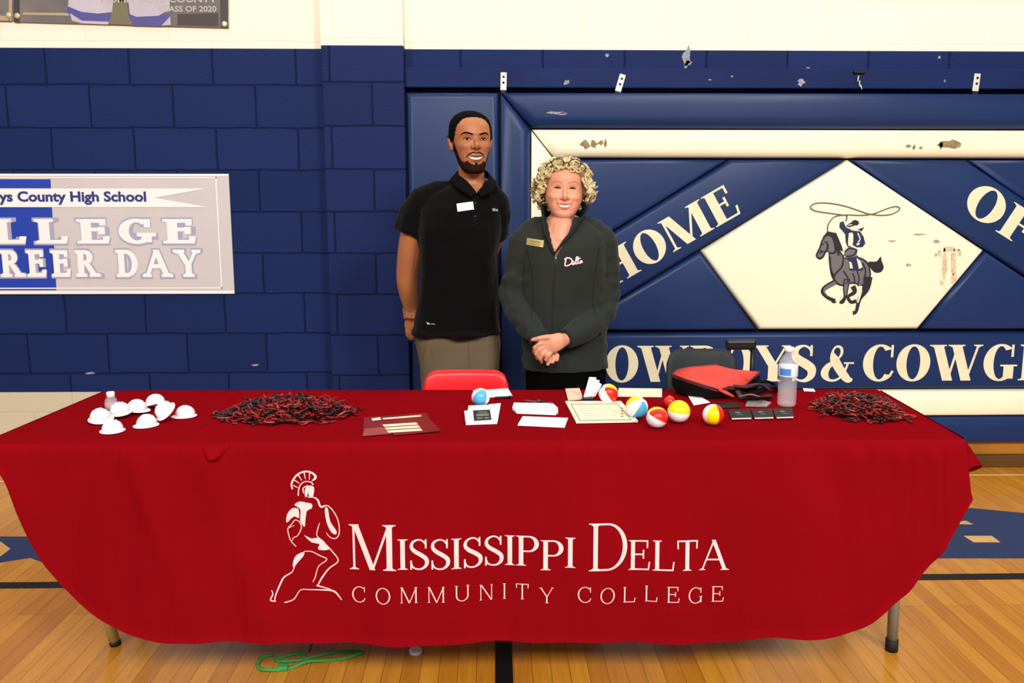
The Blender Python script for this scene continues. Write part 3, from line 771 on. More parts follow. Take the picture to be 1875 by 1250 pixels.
HEM = [(-40, 838), (0, 882), (30, 950), (75, 1036), (140, 1106), (215, 1146), (265, 1165), (330, 1173), (450, 1175), (600, 1177), (800, 1176), (1000, 1174), (1250, 1173), (1400, 1171), (1490, 1167), (1560, 1148), (1640, 1096), (1700, 1036), (1745, 978), (1772, 934), (1788, 908)]
hemw = [(at_y(x, y, 2.329).x, at_y(x, y, 2.329).z) for x, y in HEM]
hemw = [(p[0], p[1]) for p in cr(hemw, 5)]
def hem_z(x):
    if x <= hemw[0][0]: return hemw[0][1]
    for a, b in zip(hemw, hemw[1:]):
        if a[0] <= x <= b[0]: return a[1] + (b[1] - a[1]) * (x - a[0]) / max(1e-9, b[0] - a[0])
    return hemw[-1][1]
xb_c, zb_c = at_y(393, 815, 2.35).x, at_y(393, 815, 2.35).z
def front_y(x, z):
    """depth of the hanging front of the cloth"""
    d = max(0.0, TZ - z); base = lerp(FL.y, FR.y, (x - FL.x) / (FR.x - FL.x))
    k = min(1, d / .5)
    y = base - .006 * min(1, d / .03) - .022 * k
    f = 1.5 * (.0060 * math.sin(x * 9.1 + .6 + .9 * z) + .0050 * math.sin(x * 15.7 + 2.1 - 1.7 * z) + .0028 * math.sin(x * 31 + 1.2 + 2 * z))
    y += f * k ** .8
    y += .0040 * k * noise.noise((x * 3.2, z * 4.5, 1.7)) + .0018 * min(1, d / .1) * noise.noise((x * 9, z * 7, 4.2))
    for px_, w_, a_ in ((1.15, .030, .022), (1.02, .035, .016), (1.25, .022, .018), (-1.02, .04, .014), (-.82, .05, .012), (-.30, .03, .004), (.20, .016, .008), (.27, .014, .008), (.33, .014, .008), (.40, .012, .006), (.47, .02, .007)):
        xx = px_ + .10 * (TZ - z) * (1 if px_ > .9 else (3.2 if px_ < -.5 else .15))
        fade = min(1, d / .05) if px_ > .9 or px_ < -.5 else min(1, d / .01) * max(0, 1 - d / .22)
        if px_ > .9: fade *= 1 - .6 * min(1, d / .55)
        y -= a_ * math.exp(-((x - xx) / w_) ** 2) * fade
    return y
def cloth_weave(m):
    """soft hanging creases and the woven grain"""
    nt = m.node_tree; b = nt.nodes['Principled BSDF']; tc = nt.nodes.new('ShaderNodeTexCoord'); prev = None
    for scale, st_, rot, dist, stren in (((9, 2, 1.3), 1.0, .25, .030, .7), ((22, 3, 2.2), 1.0, -.2, .008, .45), ((3, 6, 7), 1.0, .5, .012, .35), ((1, 1, 1), 700.0, 0, .001, .12)):
        mp = nt.nodes.new('ShaderNodeMapping'); mp.inputs['Scale'].default_value = scale; mp.inputs['Rotation'].default_value = (0, rot, 0)
        n = nt.nodes.new('ShaderNodeTexNoise'); n.inputs['Scale'].default_value = st_; n.inputs['Detail'].default_value = 3
        nt.links.new(tc.outputs['Object'], mp.inputs['Vector']); nt.links.new(mp.outputs[0], n.inputs['Vector'])
        bp = nt.nodes.new('ShaderNodeBump'); bp.inputs['Strength'].default_value = stren; bp.inputs['Distance'].default_value = dist
        nt.links.new(n.outputs['Fac'], bp.inputs['Height'])
        if prev: nt.links.new(prev.outputs['Normal'], bp.inputs['Normal'])
        prev = bp
    nt.links.new(prev.outputs['Normal'], b.inputs['Normal'])
cl = MB()
NU, NV = 260, 62
m_cloth = mat('red_polyester_cloth', (128, 9, 18), .9, .0, var=.07, vscale=2.5)
cloth_weave(m_cloth)
rows = []
for j in range(NV + 1):
    row = []
    for i in range(NU + 1):
        u = i / NU; x0 = lerp(FL.x, FR.x, u)
        fl = max(0.0, (u - .93) / .07) ** 2 * .026
        hz = hem_z(x0 + fl); r = .010
        t = j / NV
        if j <= 4:
            a = PI / 2 * j / 4
            p = Vector((x0, lerp(FL.y, FR.y, u) + r - r * math.sin(a), TZ - r + r * math.cos(a)))
            if j == 4: p.y = front_y(x0, p.z)
        else:
            q = (j - 4) / (NV - 4); z = (TZ - r) + (hz - TZ + r) * q; x = x0 + fl * q
            hemroll = max(0, (z - hz) / .02) if z - hz < .02 else 1
            p = Vector((x, front_y(x, z) - .007 * (1 - hemroll), z))
        row.append(p)
    rows.append(row)
vs = [p for r_ in rows for p in r_]
fs = [(j * (NU + 1) + i, (j + 1) * (NU + 1) + i, (j + 1) * (NU + 1) + i + 1, j * (NU + 1) + i + 1) for j in range(NV) for i in range(NU)]
cl.add(vs, fs)
# a small tuck of cloth standing out under the front edge
vs = []; n_, m_ = 30, 22
for j in range(m_ + 1):
    d = .050 * j / m_
    for i in range(n_ + 1):
        k = i / n_ * 2 - 1; x = xb_c + .042 * k * (1 - .8 * j / m_) - .006 * j / m_
        w_ = max(0, 1 - abs(k) ** 2.2) * (min(1, d / .030) if d < .034 else max(0, 1 - (d - .034) / .010))
        vs.append(Vector((x, front_y(x, TZ - .004 - d) - .0012 - .020 * w_, TZ - .004 - d)))
cl.add(vs, [(j * (n_ + 1) + i, (j + 1) * (n_ + 1) + i, (j + 1) * (n_ + 1) + i + 1, j * (n_ + 1) + i + 1) for j in range(m_) for i in range(n_)])
# the lying top
NT = 40
vs = []
for j in range(NT + 1):
    for i in range(NU + 1):
        u, t = i / NU, j / NT
        a = Vector((lerp(FL.x, FR.x, u), lerp(FL.y, FR.y, u) + .010, 0)); b_ = lerp(BL, BR, u)
        p = a + (b_ - a) * t
        edge = min(1, t * 10, (1 - t) * 10)
        p.z = TZ + .0012 * edge * noise.noise((p.x * 6, p.y * 9, .3)) + (.0012 * edge * math.exp(-((p.x - .92 - (p.y - 2.4) * .12) / .012) ** 2))
        vs.append(p)
cl.add(vs, [(j * (NU + 1) + i, j * (NU + 1) + i + 1, (j + 1) * (NU + 1) + i + 1, (j + 1) * (NU + 1) + i) for j in range(NT) for i in range(NU)])
# short drops at the two ends and along the back
def drop(p0, p1, out, depth, flare, n=60, m=12, near=0.0, fr=None):
    vs = []
    for j in range(m + 1):
        for i in range(n + 1):
            t = i / n; p = lerp(p0, p1, t); q = j / m
            k = near * math.exp(-((t - .08) / .07) ** 2) * min(1, t / .07)
            dd = depth(t)
            off = out * ((.008 + flare * q) * min(1, t / .03) + k * q ** .8 + .006 * q * math.sin(t * 40) * min(1, t / .1))
            vs.append(Vector((p.x, p.y, TZ - dd * q - (.002 if j else 0))) + off)
    cl.add(vs, [(j * (n + 1) + i, j * (n + 1) + i + 1, (j + 1) * (n + 1) + i + 1, (j + 1) * (n + 1) + i) for j in range(m) for i in range(n)])
drop(FR + Vector((0, .006, 0)), BR, Vector((1, -.12, 0)), lambda t: .135 - .05 * math.exp(-((t - .05) / .06) ** 2) - .02 * t, .006, near=.066)
drop(FL + Vector((0, .006, 0)), BL, Vector((-1, -.12, 0)), lambda t: .125 - .02 * t, .008, near=.03)
drop(BL, BR, Vector((0, 1, 0)), lambda t: .10, .01)
cloth = cl.build('tablecloth', m_cloth, weld=.0006)
tag(cloth, 'red cloth with a white college name and warrior emblem draped over the long table', 'tablecloth')

# printing on the front of the cloth
m_print = mat('pinkish_white_print', (246, 208, 210), .6)
def on_cloth(x, z): return Vector((x, front_y(x, z) - .0016, z))
def cz(px, py): v = at_y(px, py, 2.337); return (v.x, v.z)
MF = Letters(T=.135, t=.05, se=.085, st=.032)
TF = Letters(T=.075, t=.045, se=.05, st=.03)
def cword(polys, px, py, name):
    u0, v0 = cz(px, py)
    return lay_mesh(polys, lambda u, v: on_cloth(u0 + u, v0 + v)).build(name, m_print, cloth)
def cletters(font, text, polys, px, py):
    i = 0
    for c_ in text:
        k = len(font.glyph(c_)[0]); cword(polys[i:i + k], px, py, 'letter'); i += k
def cl_len(xa, xb, y): return cz(xb, y)[0] - cz(xa, y)[0]
def cl_h(x, ya, yb): return cz(x, ya)[1] - cz(x, yb)[1]
hb_, hs_ = cl_h(700, 961, 1043), cl_h(800, 987, 1041)
cword(layout(MF, 'M', 0, cl_len(640, 726, 1043), hb_, 0), 640, 1043, 'lettering')
cword(layout(MF, 'ISSISSIPPI', 0, cl_len(729, 1053, 1040), hs_, .03, dy=[0, 0, .0, 0.0, .0, .02, .04, .04, -.10, 0.0]), 729, 1040, 'lettering')
MFD = Letters(T=.10, t=.04, se=.10, st=.03)
cword(layout(MFD, 'D', 0, cl_len(1077, 1149, 1042), cl_h(1100, 957, 1042), 0), 1077, 1042, 'lettering')
cword(layout(MF, 'ELTA', 0, cl_len(1150, 1332, 1042), hs_, .04), 1150, 1042, 'lettering')
hc = cl_h(800, 1073, 1103)
cletters(TF, 'COMMUNITY', layout(TF, 'COMMUNITY', 0, cl_len(645, 1014, 1102), hc * .92, .58, dy=[0, 0, .08, .08, .10, 0, .06, .1, -.12]), 645, 1102)
cletters(TF, 'COLLEGE', layout(TF, 'COLLEGE', 0, cl_len(1057, 1324, 1101), hc * .92, .50, dy=[.10, 0, 0, .1, .1, 0, .05]), 1057, 1101)
# striding warrior
em = []
def wp(P): k = 460 / 1875.0; return [(440 + x * k, 840 + y * k) for x, y in P]
def wl(P, w, n=5, sm=True):
    q = stroke([cz(*p) for p in wp(P)], [a * .000195 for a in w] if isinstance(w, list) else w * .000195, n, sm); em.extend(q)
def wf(P, n=4):
    em.append([tuple(q) for q in cr([cz(*p) for p in wp(P)], n, True)])
wl([(383, 232), (378, 190), (405, 140), (450, 108), (505, 102), (548, 125), (555, 150), (530, 170)], [22, 26, 26, 24, 26, 30, 34, 14])
for a, b in (((392, 205), (424, 220)), ((398, 165), (435, 188)), ((428, 128), (455, 168)), ((470, 108), (482, 158)), ((512, 106), (510, 160))): wl([a, b], [16, 9], 1, False)
wl([(428, 280), (436, 215), (470, 178), (520, 178), (540, 200)], [18, 15, 14, 15, 18])
wl([(470, 262), (465, 225), (500, 205)], [14, 16, 16]); wf([(480, 285), (478, 235), (505, 205), (545, 215), (545, 262), (535, 290), (510, 288), (505, 250), (495, 285)], 2)
wl([(500, 290), (545, 292), (575, 312), (598, 362), (640, 352)], [12, 14, 26, 24, 12])
wf([(400, 345), (440, 322), (490, 330), (530, 338), (532, 372), (492, 395), (482, 500), (468, 500), (445, 460), (448, 385), (420, 360)], 2)
wf([(338, 470), (345, 420), (380, 375), (425, 372), (436, 400), (435, 445), (405, 432), (375, 450), (350, 478)], 2)
wl([(440, 470), (408, 458), (380, 490), (352, 525), (358, 570), (375, 615), (415, 655)], [14, 12, 12, 14, 14, 12, 14])
wl([(440, 470), (455, 515), (425, 575), (395, 590), (385, 615)], [12, 14, 12, 12, 10])
wl([(355, 520), (400, 500)], [10, 6], 2)
wl([(598, 362), (650, 355), (700, 410), (730, 480), (735, 560), (710, 598), (670, 590), (640, 555)], [14, 14, 14, 14, 14, 14, 12, 8])
wf([(628, 378), (650, 375), (668, 470), (715, 545), (705, 570), (672, 545), (640, 470)], 3)
wl([(590, 480), (575, 530), (572, 575), (620, 625), (680, 690), (728, 765), (660, 820), (610, 885), (580, 940)], [8, 14, 12, 16, 16, 16, 20, 24, 16])
wf([(475, 568), (530, 595), (590, 590), (640, 640), (660, 680), (590, 680), (580, 660), (590, 635), (530, 622)], 2)
wl([(475, 690), (530, 690), (590, 720), (645, 752), (585, 800), (560, 880), (542, 915)], [12, 12, 14, 14, 12, 14, 8])
wf([(478, 695), (470, 725), (440, 760), (415, 790), (400, 815), (390, 790), (405, 735), (440, 705)], 2)
wl([(400, 810), (385, 845), (325, 885), (295, 940), (265, 1015), (260, 1055)], [12, 14, 22, 24, 18, 16])
wl([(235, 975), (245, 1005), (230, 1045), (268, 1058)], [10, 16, 18, 14], 4)
wl([(330, 1070), (400, 1045), (450, 975), (520, 970), (620, 975), (700, 990), (755, 1055)], [18, 16, 12, 14, 20, 26, 12])
wl([(570, 940), (620, 955), (670, 972)], [22, 18, 12])
lay_mesh(em, on_cloth).build('warrior_emblem', m_print, cloth)

# ------------------------------------------------------------------ chairs behind the table
def folding_chair(label, px0, px1, ytop, Y, m_shell, m_fr, seat_z=.445, rot=0.0, grp=None):
    a, b_ = at_y(px0, ytop + 18, Y), at_y(px1, ytop + 18, Y); zt_ = at_y((px0 + px1) / 2, ytop, Y).z
    cx, wd = (a.x + b_.x) / 2, b_.x - a.x
    t = thing('folding_chair', label, 'chair', (cx, Y - .2, 0), grp)
    # backrest: curved panel with round shoulders
    mb = MB(); n, m = 24, 10; h = .22
    vs = []
    for side in (0, 1):
        for j in range(m + 1):
            for i in range(n + 1):
                u = i / n * 2 - 1; v = j / m
                rr = .055
                top = zt_ - (0 if abs(u) * wd / 2 < wd / 2 - rr else rr - math.sqrt(max(0, rr * rr - (abs(u) * wd / 2 - (wd / 2 - rr)) ** 2)))
                z = (zt_ - h) + (top - zt_ + h) * v
                vs.append(Vector((cx + u * wd / 2, Y + .02 - .028 * u * u + .02 * (v - .5) + (.022 if side else 0) + (.008 * (1 if side == 0 else -1) * v ** 6), z)))
    N1 = (n + 1) * (m + 1); fs = []
    for j in range(m):
        for i in range(n):
            q = (j * (n + 1) + i, j * (n + 1) + i + 1, (j + 1) * (n + 1) + i + 1, (j + 1) * (n + 1) + i)
            fs.append(q); fs.append(tuple(N1 + k for k in q[::-1]))
    for i in range(n):
        fs.append((m * (n + 1) + i, m * (n + 1) + i + 1, N1 + m * (n + 1) + i + 1, N1 + m * (n + 1) + i)); fs.append((i, N1 + i, N1 + i + 1, i + 1))
    for j in range(m):
        fs.append((j * (n + 1), (j + 1) * (n + 1), N1 + (j + 1) * (n + 1), N1 + j * (n + 1))); fs.append((j * (n + 1) + n, N1 + j * (n + 1) + n, N1 + (j + 1) * (n + 1) + n, (j + 1) * (n + 1) + n))
    mb.add(vs, fs); mb.build('backrest', m_shell, t)
    sd = wd * .46
    MB().box((cx - sd + .02, Y - .42, seat_z - .02), (cx + sd - .02, Y - .03, seat_z), bev=.012).build('seat', m_shell, t)
    for s in (-1, 1):
        x = cx + s * sd
        MB().tube([(x, Y + .045, zt_ - .10), (x, Y - .02, .50), (x, Y - .33, .012)], .011, 10).build('leg', m_fr, t)
        MB().tube([(x - s * .022, Y - .36, seat_z - .03), (x - s * .022, Y - .10, .24), (x - s * .022, Y + .07, .012)], .011, 10).build('leg', m_fr, t)
    MB().tube([(cx - sd, Y - .31, .10), (cx + sd, Y - .31, .10)], .008, 8).build('stretcher', m_fr, t)
    return t
m_cred = mat('bright_red_plastic', (236, 16, 30), .35, .5); m_fred = mat('red_tube', (170, 14, 24), .4)
m_cgr = mat('dark_grey_plastic', (42, 48, 50), .55, .25); m_fgr = mat('charcoal_tube', (40, 42, 44), .4)
folding_chair('bright red folding chair tucked behind the table in front of the man', 775, 931, 680, 3.27, m_cred, m_fred)
folding_chair('dark grey folding chair behind the red and black bag', 1222, 1350, 641, 3.30, m_cgr, m_fgr)
# wheeled case with its pull handle up
cs = at_y(1362, 624, 3.62)
case = thing('wheeled_case', 'black wheeled case with raised pull handle against the mural, behind the grey chair', 'suitcase', (cs.x, 3.66, 0))
m_case = mat('black_case_fabric', (20, 20, 24), .75); m_hand = mat('black_handle_plastic', (14, 14, 18), .45)
MB().box((cs.x - .17, 3.52, .03), (cs.x + .17, 3.74, .56), bev=.03).build('body', m_case, case)
hw = .052
for s in (-1, 1):
    MB().tube([(cs.x + s * hw, 3.66, .55), (cs.x + s * hw, 3.66, cs.z - .02)], .010, 10).build('handle_tube', m_hand, case)
    MB().lathe([(0, -.012), (.028, -.012), (.03, 0), (.028, .012), (0, .012)], 16, M=Matrix.Translation((cs.x + s * .13, 3.70, .03)) @ Matrix.Rotation(PI / 2, 4, 'Y')).build('wheel', m_rub, case)
MB().box((cs.x - .066, 3.645, cs.z - .045), (cs.x + .066, 3.68, cs.z), bev=.012).build('grip', m_hand, case)

# ------------------------------------------------------------------ things on the table
TOP = TZ + .0022
def tz(px, py, z=TOP): return at_z(px, py, z)
# small white hard-hat shaped giveaways
m_wht = mat('white_foam_plastic', (245, 244, 248), .45, .4)
hat = thing('toy_hard_hat', 'x', 'toy', (0, 0, 0))
prof = [(.0, .030), (.008, .0295), (.016, .027), (.022, .0225), (.0262, .016), (.0285, .008), (.0290, .003), (.0290, .0025)]
MB().lathe([(r, z) for r, z in prof], 24).build('dome', m_wht, hat)
br_ = MB(); n = 28; vs = []
for k in range(n):
    a = 2 * PI * k / n; ro = .0345 + .007 * max(0, -math.sin(a)) ** 2
    for r, z in ((.027, .0045), (ro, .0012), (ro, .0), (.027, .0)): vs.append((r * math.cos(a), r * math.sin(a), z))
br_.add(vs, [(k * 4 + q, ((k + 1) % n) * 4 + q, ((k + 1) % n) * 4 + (q + 1) % 4, k * 4 + (q + 1) % 4) for k in range(n) for q in range(4)])
br_.build('brim', m_wht, hat)
rd = MB()
for off in (-.009, 0, .009):
    pts = [(off, .0285 * math.cos(a) * math.sqrt(1 - (off / .03) ** 2), .0305 * math.sin(a) * math.sqrt(1 - (off / .03) ** 2) + .001) for a in [PI * i / 12 for i in range(1, 12)]]
    rd.tube(pts, .0022, 6)
rd.build('ridge', m_wht, hat)
HG = 'white toy hard hats at the left end of the table'
hats = [(203, 790, 0, 0, 15, 0, 'upright white toy hard hat at the very front of the little white heap'),
        (181, 774, 8, -10, 60, .010, 'white toy hard hat leaning on the front one at the left end of the heap'),
        (218, 764, -10, 4, 200, .014, 'white toy hard hat right in front of the clear bottle with white cap'),
        (248, 756, 6, -6, 130, .008, 'white toy hard hat wedged between the bottle and the middle hats'),
        (266, 780, 0, 0, 340, 0, 'upright white toy hard hat in the middle of the heap, brim to the front'),
        (283, 748, -14, 6, 80, .012, 'white toy hard hat at the back of the heap'),
        (302, 770, 12, -40, 20, .026, 'white toy hard hat tipped on its side with a dark gap under the rim'),
        (337, 763, 0, 0, 300, 0, 'upright white toy hard hat at the right end of the heap')]
for i, (px, py, rx, ry, rz, dz, lab) in enumerate(hats):
    o = hat if i == 0 else copy_tree(hat)
    o.location = tz(px, py) + Vector((0, .012, dz)); o.rotation_euler = (math.radians(rx), math.radians(ry), math.radians(rz)); o.scale = (1.03,) * 3
    tag(o, lab, 'toy', HG)
# clear hand gel bottle with a white cap
m_clear = mat('clear_plastic', (232, 236, 242), .12, .6, alpha=.24); m_cap = mat('white_cap', (244, 244, 246), .4)
m_glabel = mat('grey_print_label', (168, 150, 156), .5)
c = tz(205, 757); hb = thing('gel_bottle', 'small clear gel bottle with a white cap behind the toy hard hats', 'bottle', c)
MB().lathe([(0, 0), (.017, 0), (.019, .003), (.019, .042), (.016, .050), (.009, .054), (.009, .056)], 20, c=c).build('body', m_clear, hb)
MB().lathe([(0, .054), (.0125, .054), (.0125, .069), (.011, .071), (0, .071)], 20, c=c).build('cap', m_cap, hb)
MB().lathe([(.0193, .012), (.0193, .036)], 20, c=c).build('label', m_glabel, hb)

# tangled heaps of red and black giveaways
m_pr = mat('red_glossy_strip', (140, 20, 22), .45, .4, var=.3, vscale=40); m_pk = mat('black_glossy_strip', (22, 14, 16), .4); m_hilite = mat('highlight_red_strip', (180, 62, 56), .4)  # pinkish strips carry the heap's highlights in their colour
def heap(cx, cy, rx, ry, h, n, seed, label):
    rr = random.Random(seed); mb = MB()
    for k in range(n):
        while True:
            a, b_ = rr.uniform(-1, 1), rr.uniform(-1, 1)
            d2 = a * a + b_ * b_
            if d2 < 1 and rr.random() < 1.25 - d2: break
        far = rr.random() < .03
        if far: s_ = rr.uniform(1.02, 1.22) / math.sqrt(d2 + .01); a *= s_; b_ *= s_; d2 = 1
        zt_ = .0035 + h * max(0, 1 - d2) ** .75 * rr.random() ** .55
        p = Vector((cx + rx * a, cy + ry * b_, TOP + zt_)); yaw = rr.uniform(0, 2 * PI); pit = rr.uniform(-.6, .6) * (0 if far or d2 > .85 else 1)
        L = rr.uniform(.022, .055); cu = rr.uniform(-2.8, 2.8); pts = []
        dirx = Vector((math.cos(yaw) * math.cos(pit), math.sin(yaw) * math.cos(pit), math.sin(pit))); side = Vector((-math.sin(yaw), math.cos(yaw), 0))
        q = p - dirx * L / 2
        for i in range(6):
            pts.append(Vector((q.x, q.y, max(q.z, TOP + .0032))))
            ang = cu * (i / 5 - .5); q = q + (dirx * math.cos(ang) + side * math.sin(ang)) * (L / 5)
        wv = rr.uniform(.0017, .0036)
        mb.tube(pts, [(wv * 1.3, wv * .7)] * 6, 6, mi=rr.choices((0, 1, 2), (.40, .50, .10))[0])
    o = mb.build('giveaway_heap', [m_pr, m_pk, m_hilite])
    return tag(o, label, 'giveaways', 'tangled red and black giveaway heaps', 'stuff')
c = tz(530, 757); heap(c.x, c.y, .205, .135, .050, 1150, 3, 'wide tangled heap of red and black strips beside the maroon leaflets')
c = tz(1570, 752); heap(c.x, c.y, .130, .150, .046, 950, 4, 'tangled heap of red and black strips at the right end of the table beside the water bottle')

# printed matter
def sheet(name, label, cat, corners, m, th=.0006, z=TOP, group=None):
    pts = [at_z(x, y, z) for x, y in corners]
    pts = [Vector((p.x, p.y, 0)) for p in pts]
    a_ = sum(pts[i].x * pts[(i + 1) % len(pts)].y - pts[(i + 1) % len(pts)].x * pts[i].y for i in range(len(pts)))
    if a_ < 0: pts = pts[::-1]
    k = len(pts)
    vs = [Vector((p.x, p.y, z)) for p in pts] + [Vector((p.x, p.y, z + th)) for p in pts]
    o = MB().add(vs, [tuple(range(k))[::-1], tuple(range(k, 2 * k))] + [(i, (i + 1) % k, k + (i + 1) % k, k + i) for i in range(k)], 0, False).build(name, m)
    tag(o, label, cat, group); o['topz'] = z + th
    return o
def on_sheet(parent, polys, m, name, z):
    mb = MB()
    for q in polys:
        v = [at_z(x, y, z) for x, y in q]
        a_ = sum(v[i].x * v[(i + 1) % len(v)].y - v[(i + 1) % len(v)].x * v[i].y for i in range(len(v)))
        mb.add(v if a_ > 0 else v[::-1], [tuple(range(len(v)))], 0, False)
    return mb.build(name, m, parent)
m_mar = mat('maroon_glossy_card', (128, 34, 38), .3, .5, var=.2, vscale=14); m_mar2 = mat('lighter_maroon_print', (164, 74, 70), .35)
m_lines = mat('cream_print', (250, 226, 200), .5)
m_paper = mat('white_paper', (248, 246, 248), .6); m_ivory = mat('ivory_paper', (244, 236, 206), .6); m_ink = mat('black_ink', (26, 28, 30), .5); m_greyink = mat('grey_ink', (120, 118, 112), .6)
LG = 'maroon leaflets at the front edge'
s1 = sheet('leaflet', 'maroon leaflet with three cream lines of print, lying on top at the front', 'leaflet', [(700, 768), (783, 762), (808, 789), (722, 797)], m_mar, z=TOP + .0012, group=LG)
on_sheet(s1, [[(698 + d, y), (760 + d, y - 4), (764 + d, y), (702 + d, y + 4)] for d, y in ((2, 777), (6, 782.5), (10, 788))], m_lines, 'print_line', TOP + .0021)
s2 = sheet('leaflet', 'maroon leaflet with a pale heading, half under the top leaflet beside the strip heap', 'leaflet', [(667, 764), (780, 756), (800, 785), (663, 799)], m_mar2 if False else m_mar, z=TOP + .0002, group=LG)
on_sheet(s2, [[(680, 766), (696, 763.5), (698, 768), (682, 770)], [(700, 765), (770, 759.5), (772, 762), (702, 768)]], m_lines, 'print_heading', TOP + .0010)
on_sheet(s2, [[(668, 784), (704, 781), (716, 794), (664, 798)]], m_mar2, 'pale_print', TOP + .0010)
WG = 'white papers and cards on the table'
# card stack with a black printed panel
k1 = sheet('card_stack', 'stack of white cards with a black printed panel on top, by the blue ball', 'cards', [(858, 750), (907, 748), (910, 776), (853, 778)], m_paper, th=.014, group=WG)
on_sheet(k1, [[(866, 751), (897, 749.5), (900, 768), (868, 769.5)]], m_ink, 'printed_panel', TOP + .0146)
on_sheet(k1, [[(876, 753.5), (892, 753), (892, 755), (876, 755.5)], [(872, 757.5), (895, 756.5), (895.5, 761), (872, 762)], [(873, 764), (884, 763.5), (884, 766.5), (873, 767)], [(887, 763.5), (896, 763), (896, 766), (887, 766.3)]], m_greyink, 'print_line', TOP + .0150)
sheet('paper_card', 'white card fanned out under the card stack towards the woman', 'card', [(895, 743), (917, 741), (911, 774), (898, 776)], m_paper, th=.006, group=WG)
sheet('paper_card', 'white card under the left side of the card stack', 'card', [(850, 754), (872, 752), (868, 776), (852, 772)], m_paper, th=.004, group=WG)
sheet('paper_card', 'white sheet lying behind the blue and white ball', 'card', [(866, 716), (930, 712), (938, 725), (872, 729)], m_paper, th=.003, group=WG)
sheet('paper_card', 'thick white envelope stack with round corners in front of the pens', 'card', [(941, 741), (1012, 742), (1021, 750), (1022, 757), (1017, 760), (946, 757), (938, 750)], m_paper, th=.008, group=WG)
sheet('paper_card', 'narrow white slip at the front, below the envelope stack', 'card', [(957, 764), (1040, 767), (1034, 783), (948, 779)], m_paper, th=.004, group=WG)
cf = sheet('form_pad', 'large ivory sign-up form pad with a ruled border', 'paper', [(1035, 737), (1137, 737), (1168, 773), (1055, 775)], m_ivory, th=.006, group=WG)
def edge(P, Q, w=1.0): return [P, Q, (Q[0], Q[1] + w), (P[0], P[1] + w)]
on_sheet(cf, [[(1045, 739.5), (1046.3, 739.5), (1063, 769.5), (1061.5, 769.5)], edge((1062, 768.8), (1156, 767.6)), [(1129, 738.5), (1130.2, 738.5), (1157, 768), (1155.5, 768)], edge((1045, 739.3), (1130, 738.4), .8)] , m_greyink, 'ruled_border', TOP + .0066)
on_sheet(cf, [edge((1056 + i * 2.6, 744 + i * 4), (1120 + i * 3, 743.5 + i * 4), .45) for i in range(6)], mat('faint_ink', (214, 204, 176), .6), 'faint_line', TOP + .0066)
on_sheet(cf, [[(1136, 746 + i * 5), (1141, 746 + i * 5), (1142, 747.5 + i * 5), (1137, 747.5 + i * 5)] for i in range(4)], m_greyink, 'ink_mark', TOP + .0066)
sheet('paper_card', 'small cream card lying behind the form pad, at the woman', 'card', [(1035, 713), (1061, 712), (1068, 731), (1040, 733)], mat('cream_card', (236, 206, 184), .6), th=.004, group=WG)
sheet('paper_card', 'long ivory card lying behind the row of balls', 'card', [(1133, 712), (1212, 713), (1212, 727), (1131, 726)], m_ivory, th=.004, group=WG)
sheet('paper_card', 'small white slip at the far edge, right of the water bottle', 'card', [(1470, 711), (1490, 712), (1493, 717), (1472, 716)], m_paper, th=.001, group=WG)
sheet('paper_card', 'white paper slip under the red and black bag', 'card', [(1258, 722), (1270, 719), (1300, 737), (1270, 742)], m_paper, th=.002, group=WG)
# cards standing in a small black holder
c = tz(1078, 733); ch = thing('card_holder', 'black holder with white cards leaning up beside the white and red ball', 'card holder', c)
MB().box((c.x - .022, c.y - .012, TOP), (c.x + .014, c.y + .02, TOP + .012), bev=.003).build('base', m_hand, ch)
for i, (xa, ya, xb, yb, wd) in enumerate(((1068, 729, 1079, 690, 20), (1073, 729, 1086, 693, 19), (1079, 727, 1092, 697, 16))):
    a_ = at_y(xa, ya, c.y + .004 * i); b_ = at_y(xb, yb, c.y + .02 + .004 * i); wv = Vector((wd * .0018, .012, .001 if i else 0))
    q = [a_, a_ + wv * .75, b_ + wv * .7 + Vector((0, 0, -.006 * (i + .5))), b_]
    nrm = (q[1] - q[0]).cross(q[3] - q[0]).normalized() * .0012
    MB().add([v for v in q] + [v - nrm for v in q], [(0, 1, 2, 3), (7, 6, 5, 4), (0, 4, 5, 1), (1, 5, 6, 2), (2, 6, 7, 3), (3, 7, 4, 0)], 0, False).build('card', m_paper, ch)
# pens
def pen(label, p, q, m):
    a_, b_ = tz(*p, TOP + .0045), tz(*q, TOP + .0045); t = thing('pen', label, 'pen', a_, 'pens lying behind the envelopes'); d = b_ - a_
    MB().tube([a_, a_ + d * .12, a_ + d * .86], [.0018, .0042, .0042], 10).build('barrel', m, t)
    MB().tube([a_ + d * .84, a_ + d], .0045, 10).build('cap', m_hand, t)
    MB().tube([a_ + d * .80 + Vector((0, 0, .005)), a_ + d * .97 + Vector((0, 0, .006))], .0012, 6).build('clip', m_steel, t)
pen('dark red pen lying behind the white envelopes', (955, 733), (990, 736), mat('maroon_pen', (110, 20, 28), .35))
pen('black pen lying across behind the envelopes, tip towards the form pad', (975, 731), (1012, 741), m_hand)
pen('black pen lying on the white sheet behind the ball', (905, 728), (938, 727), m_hand)
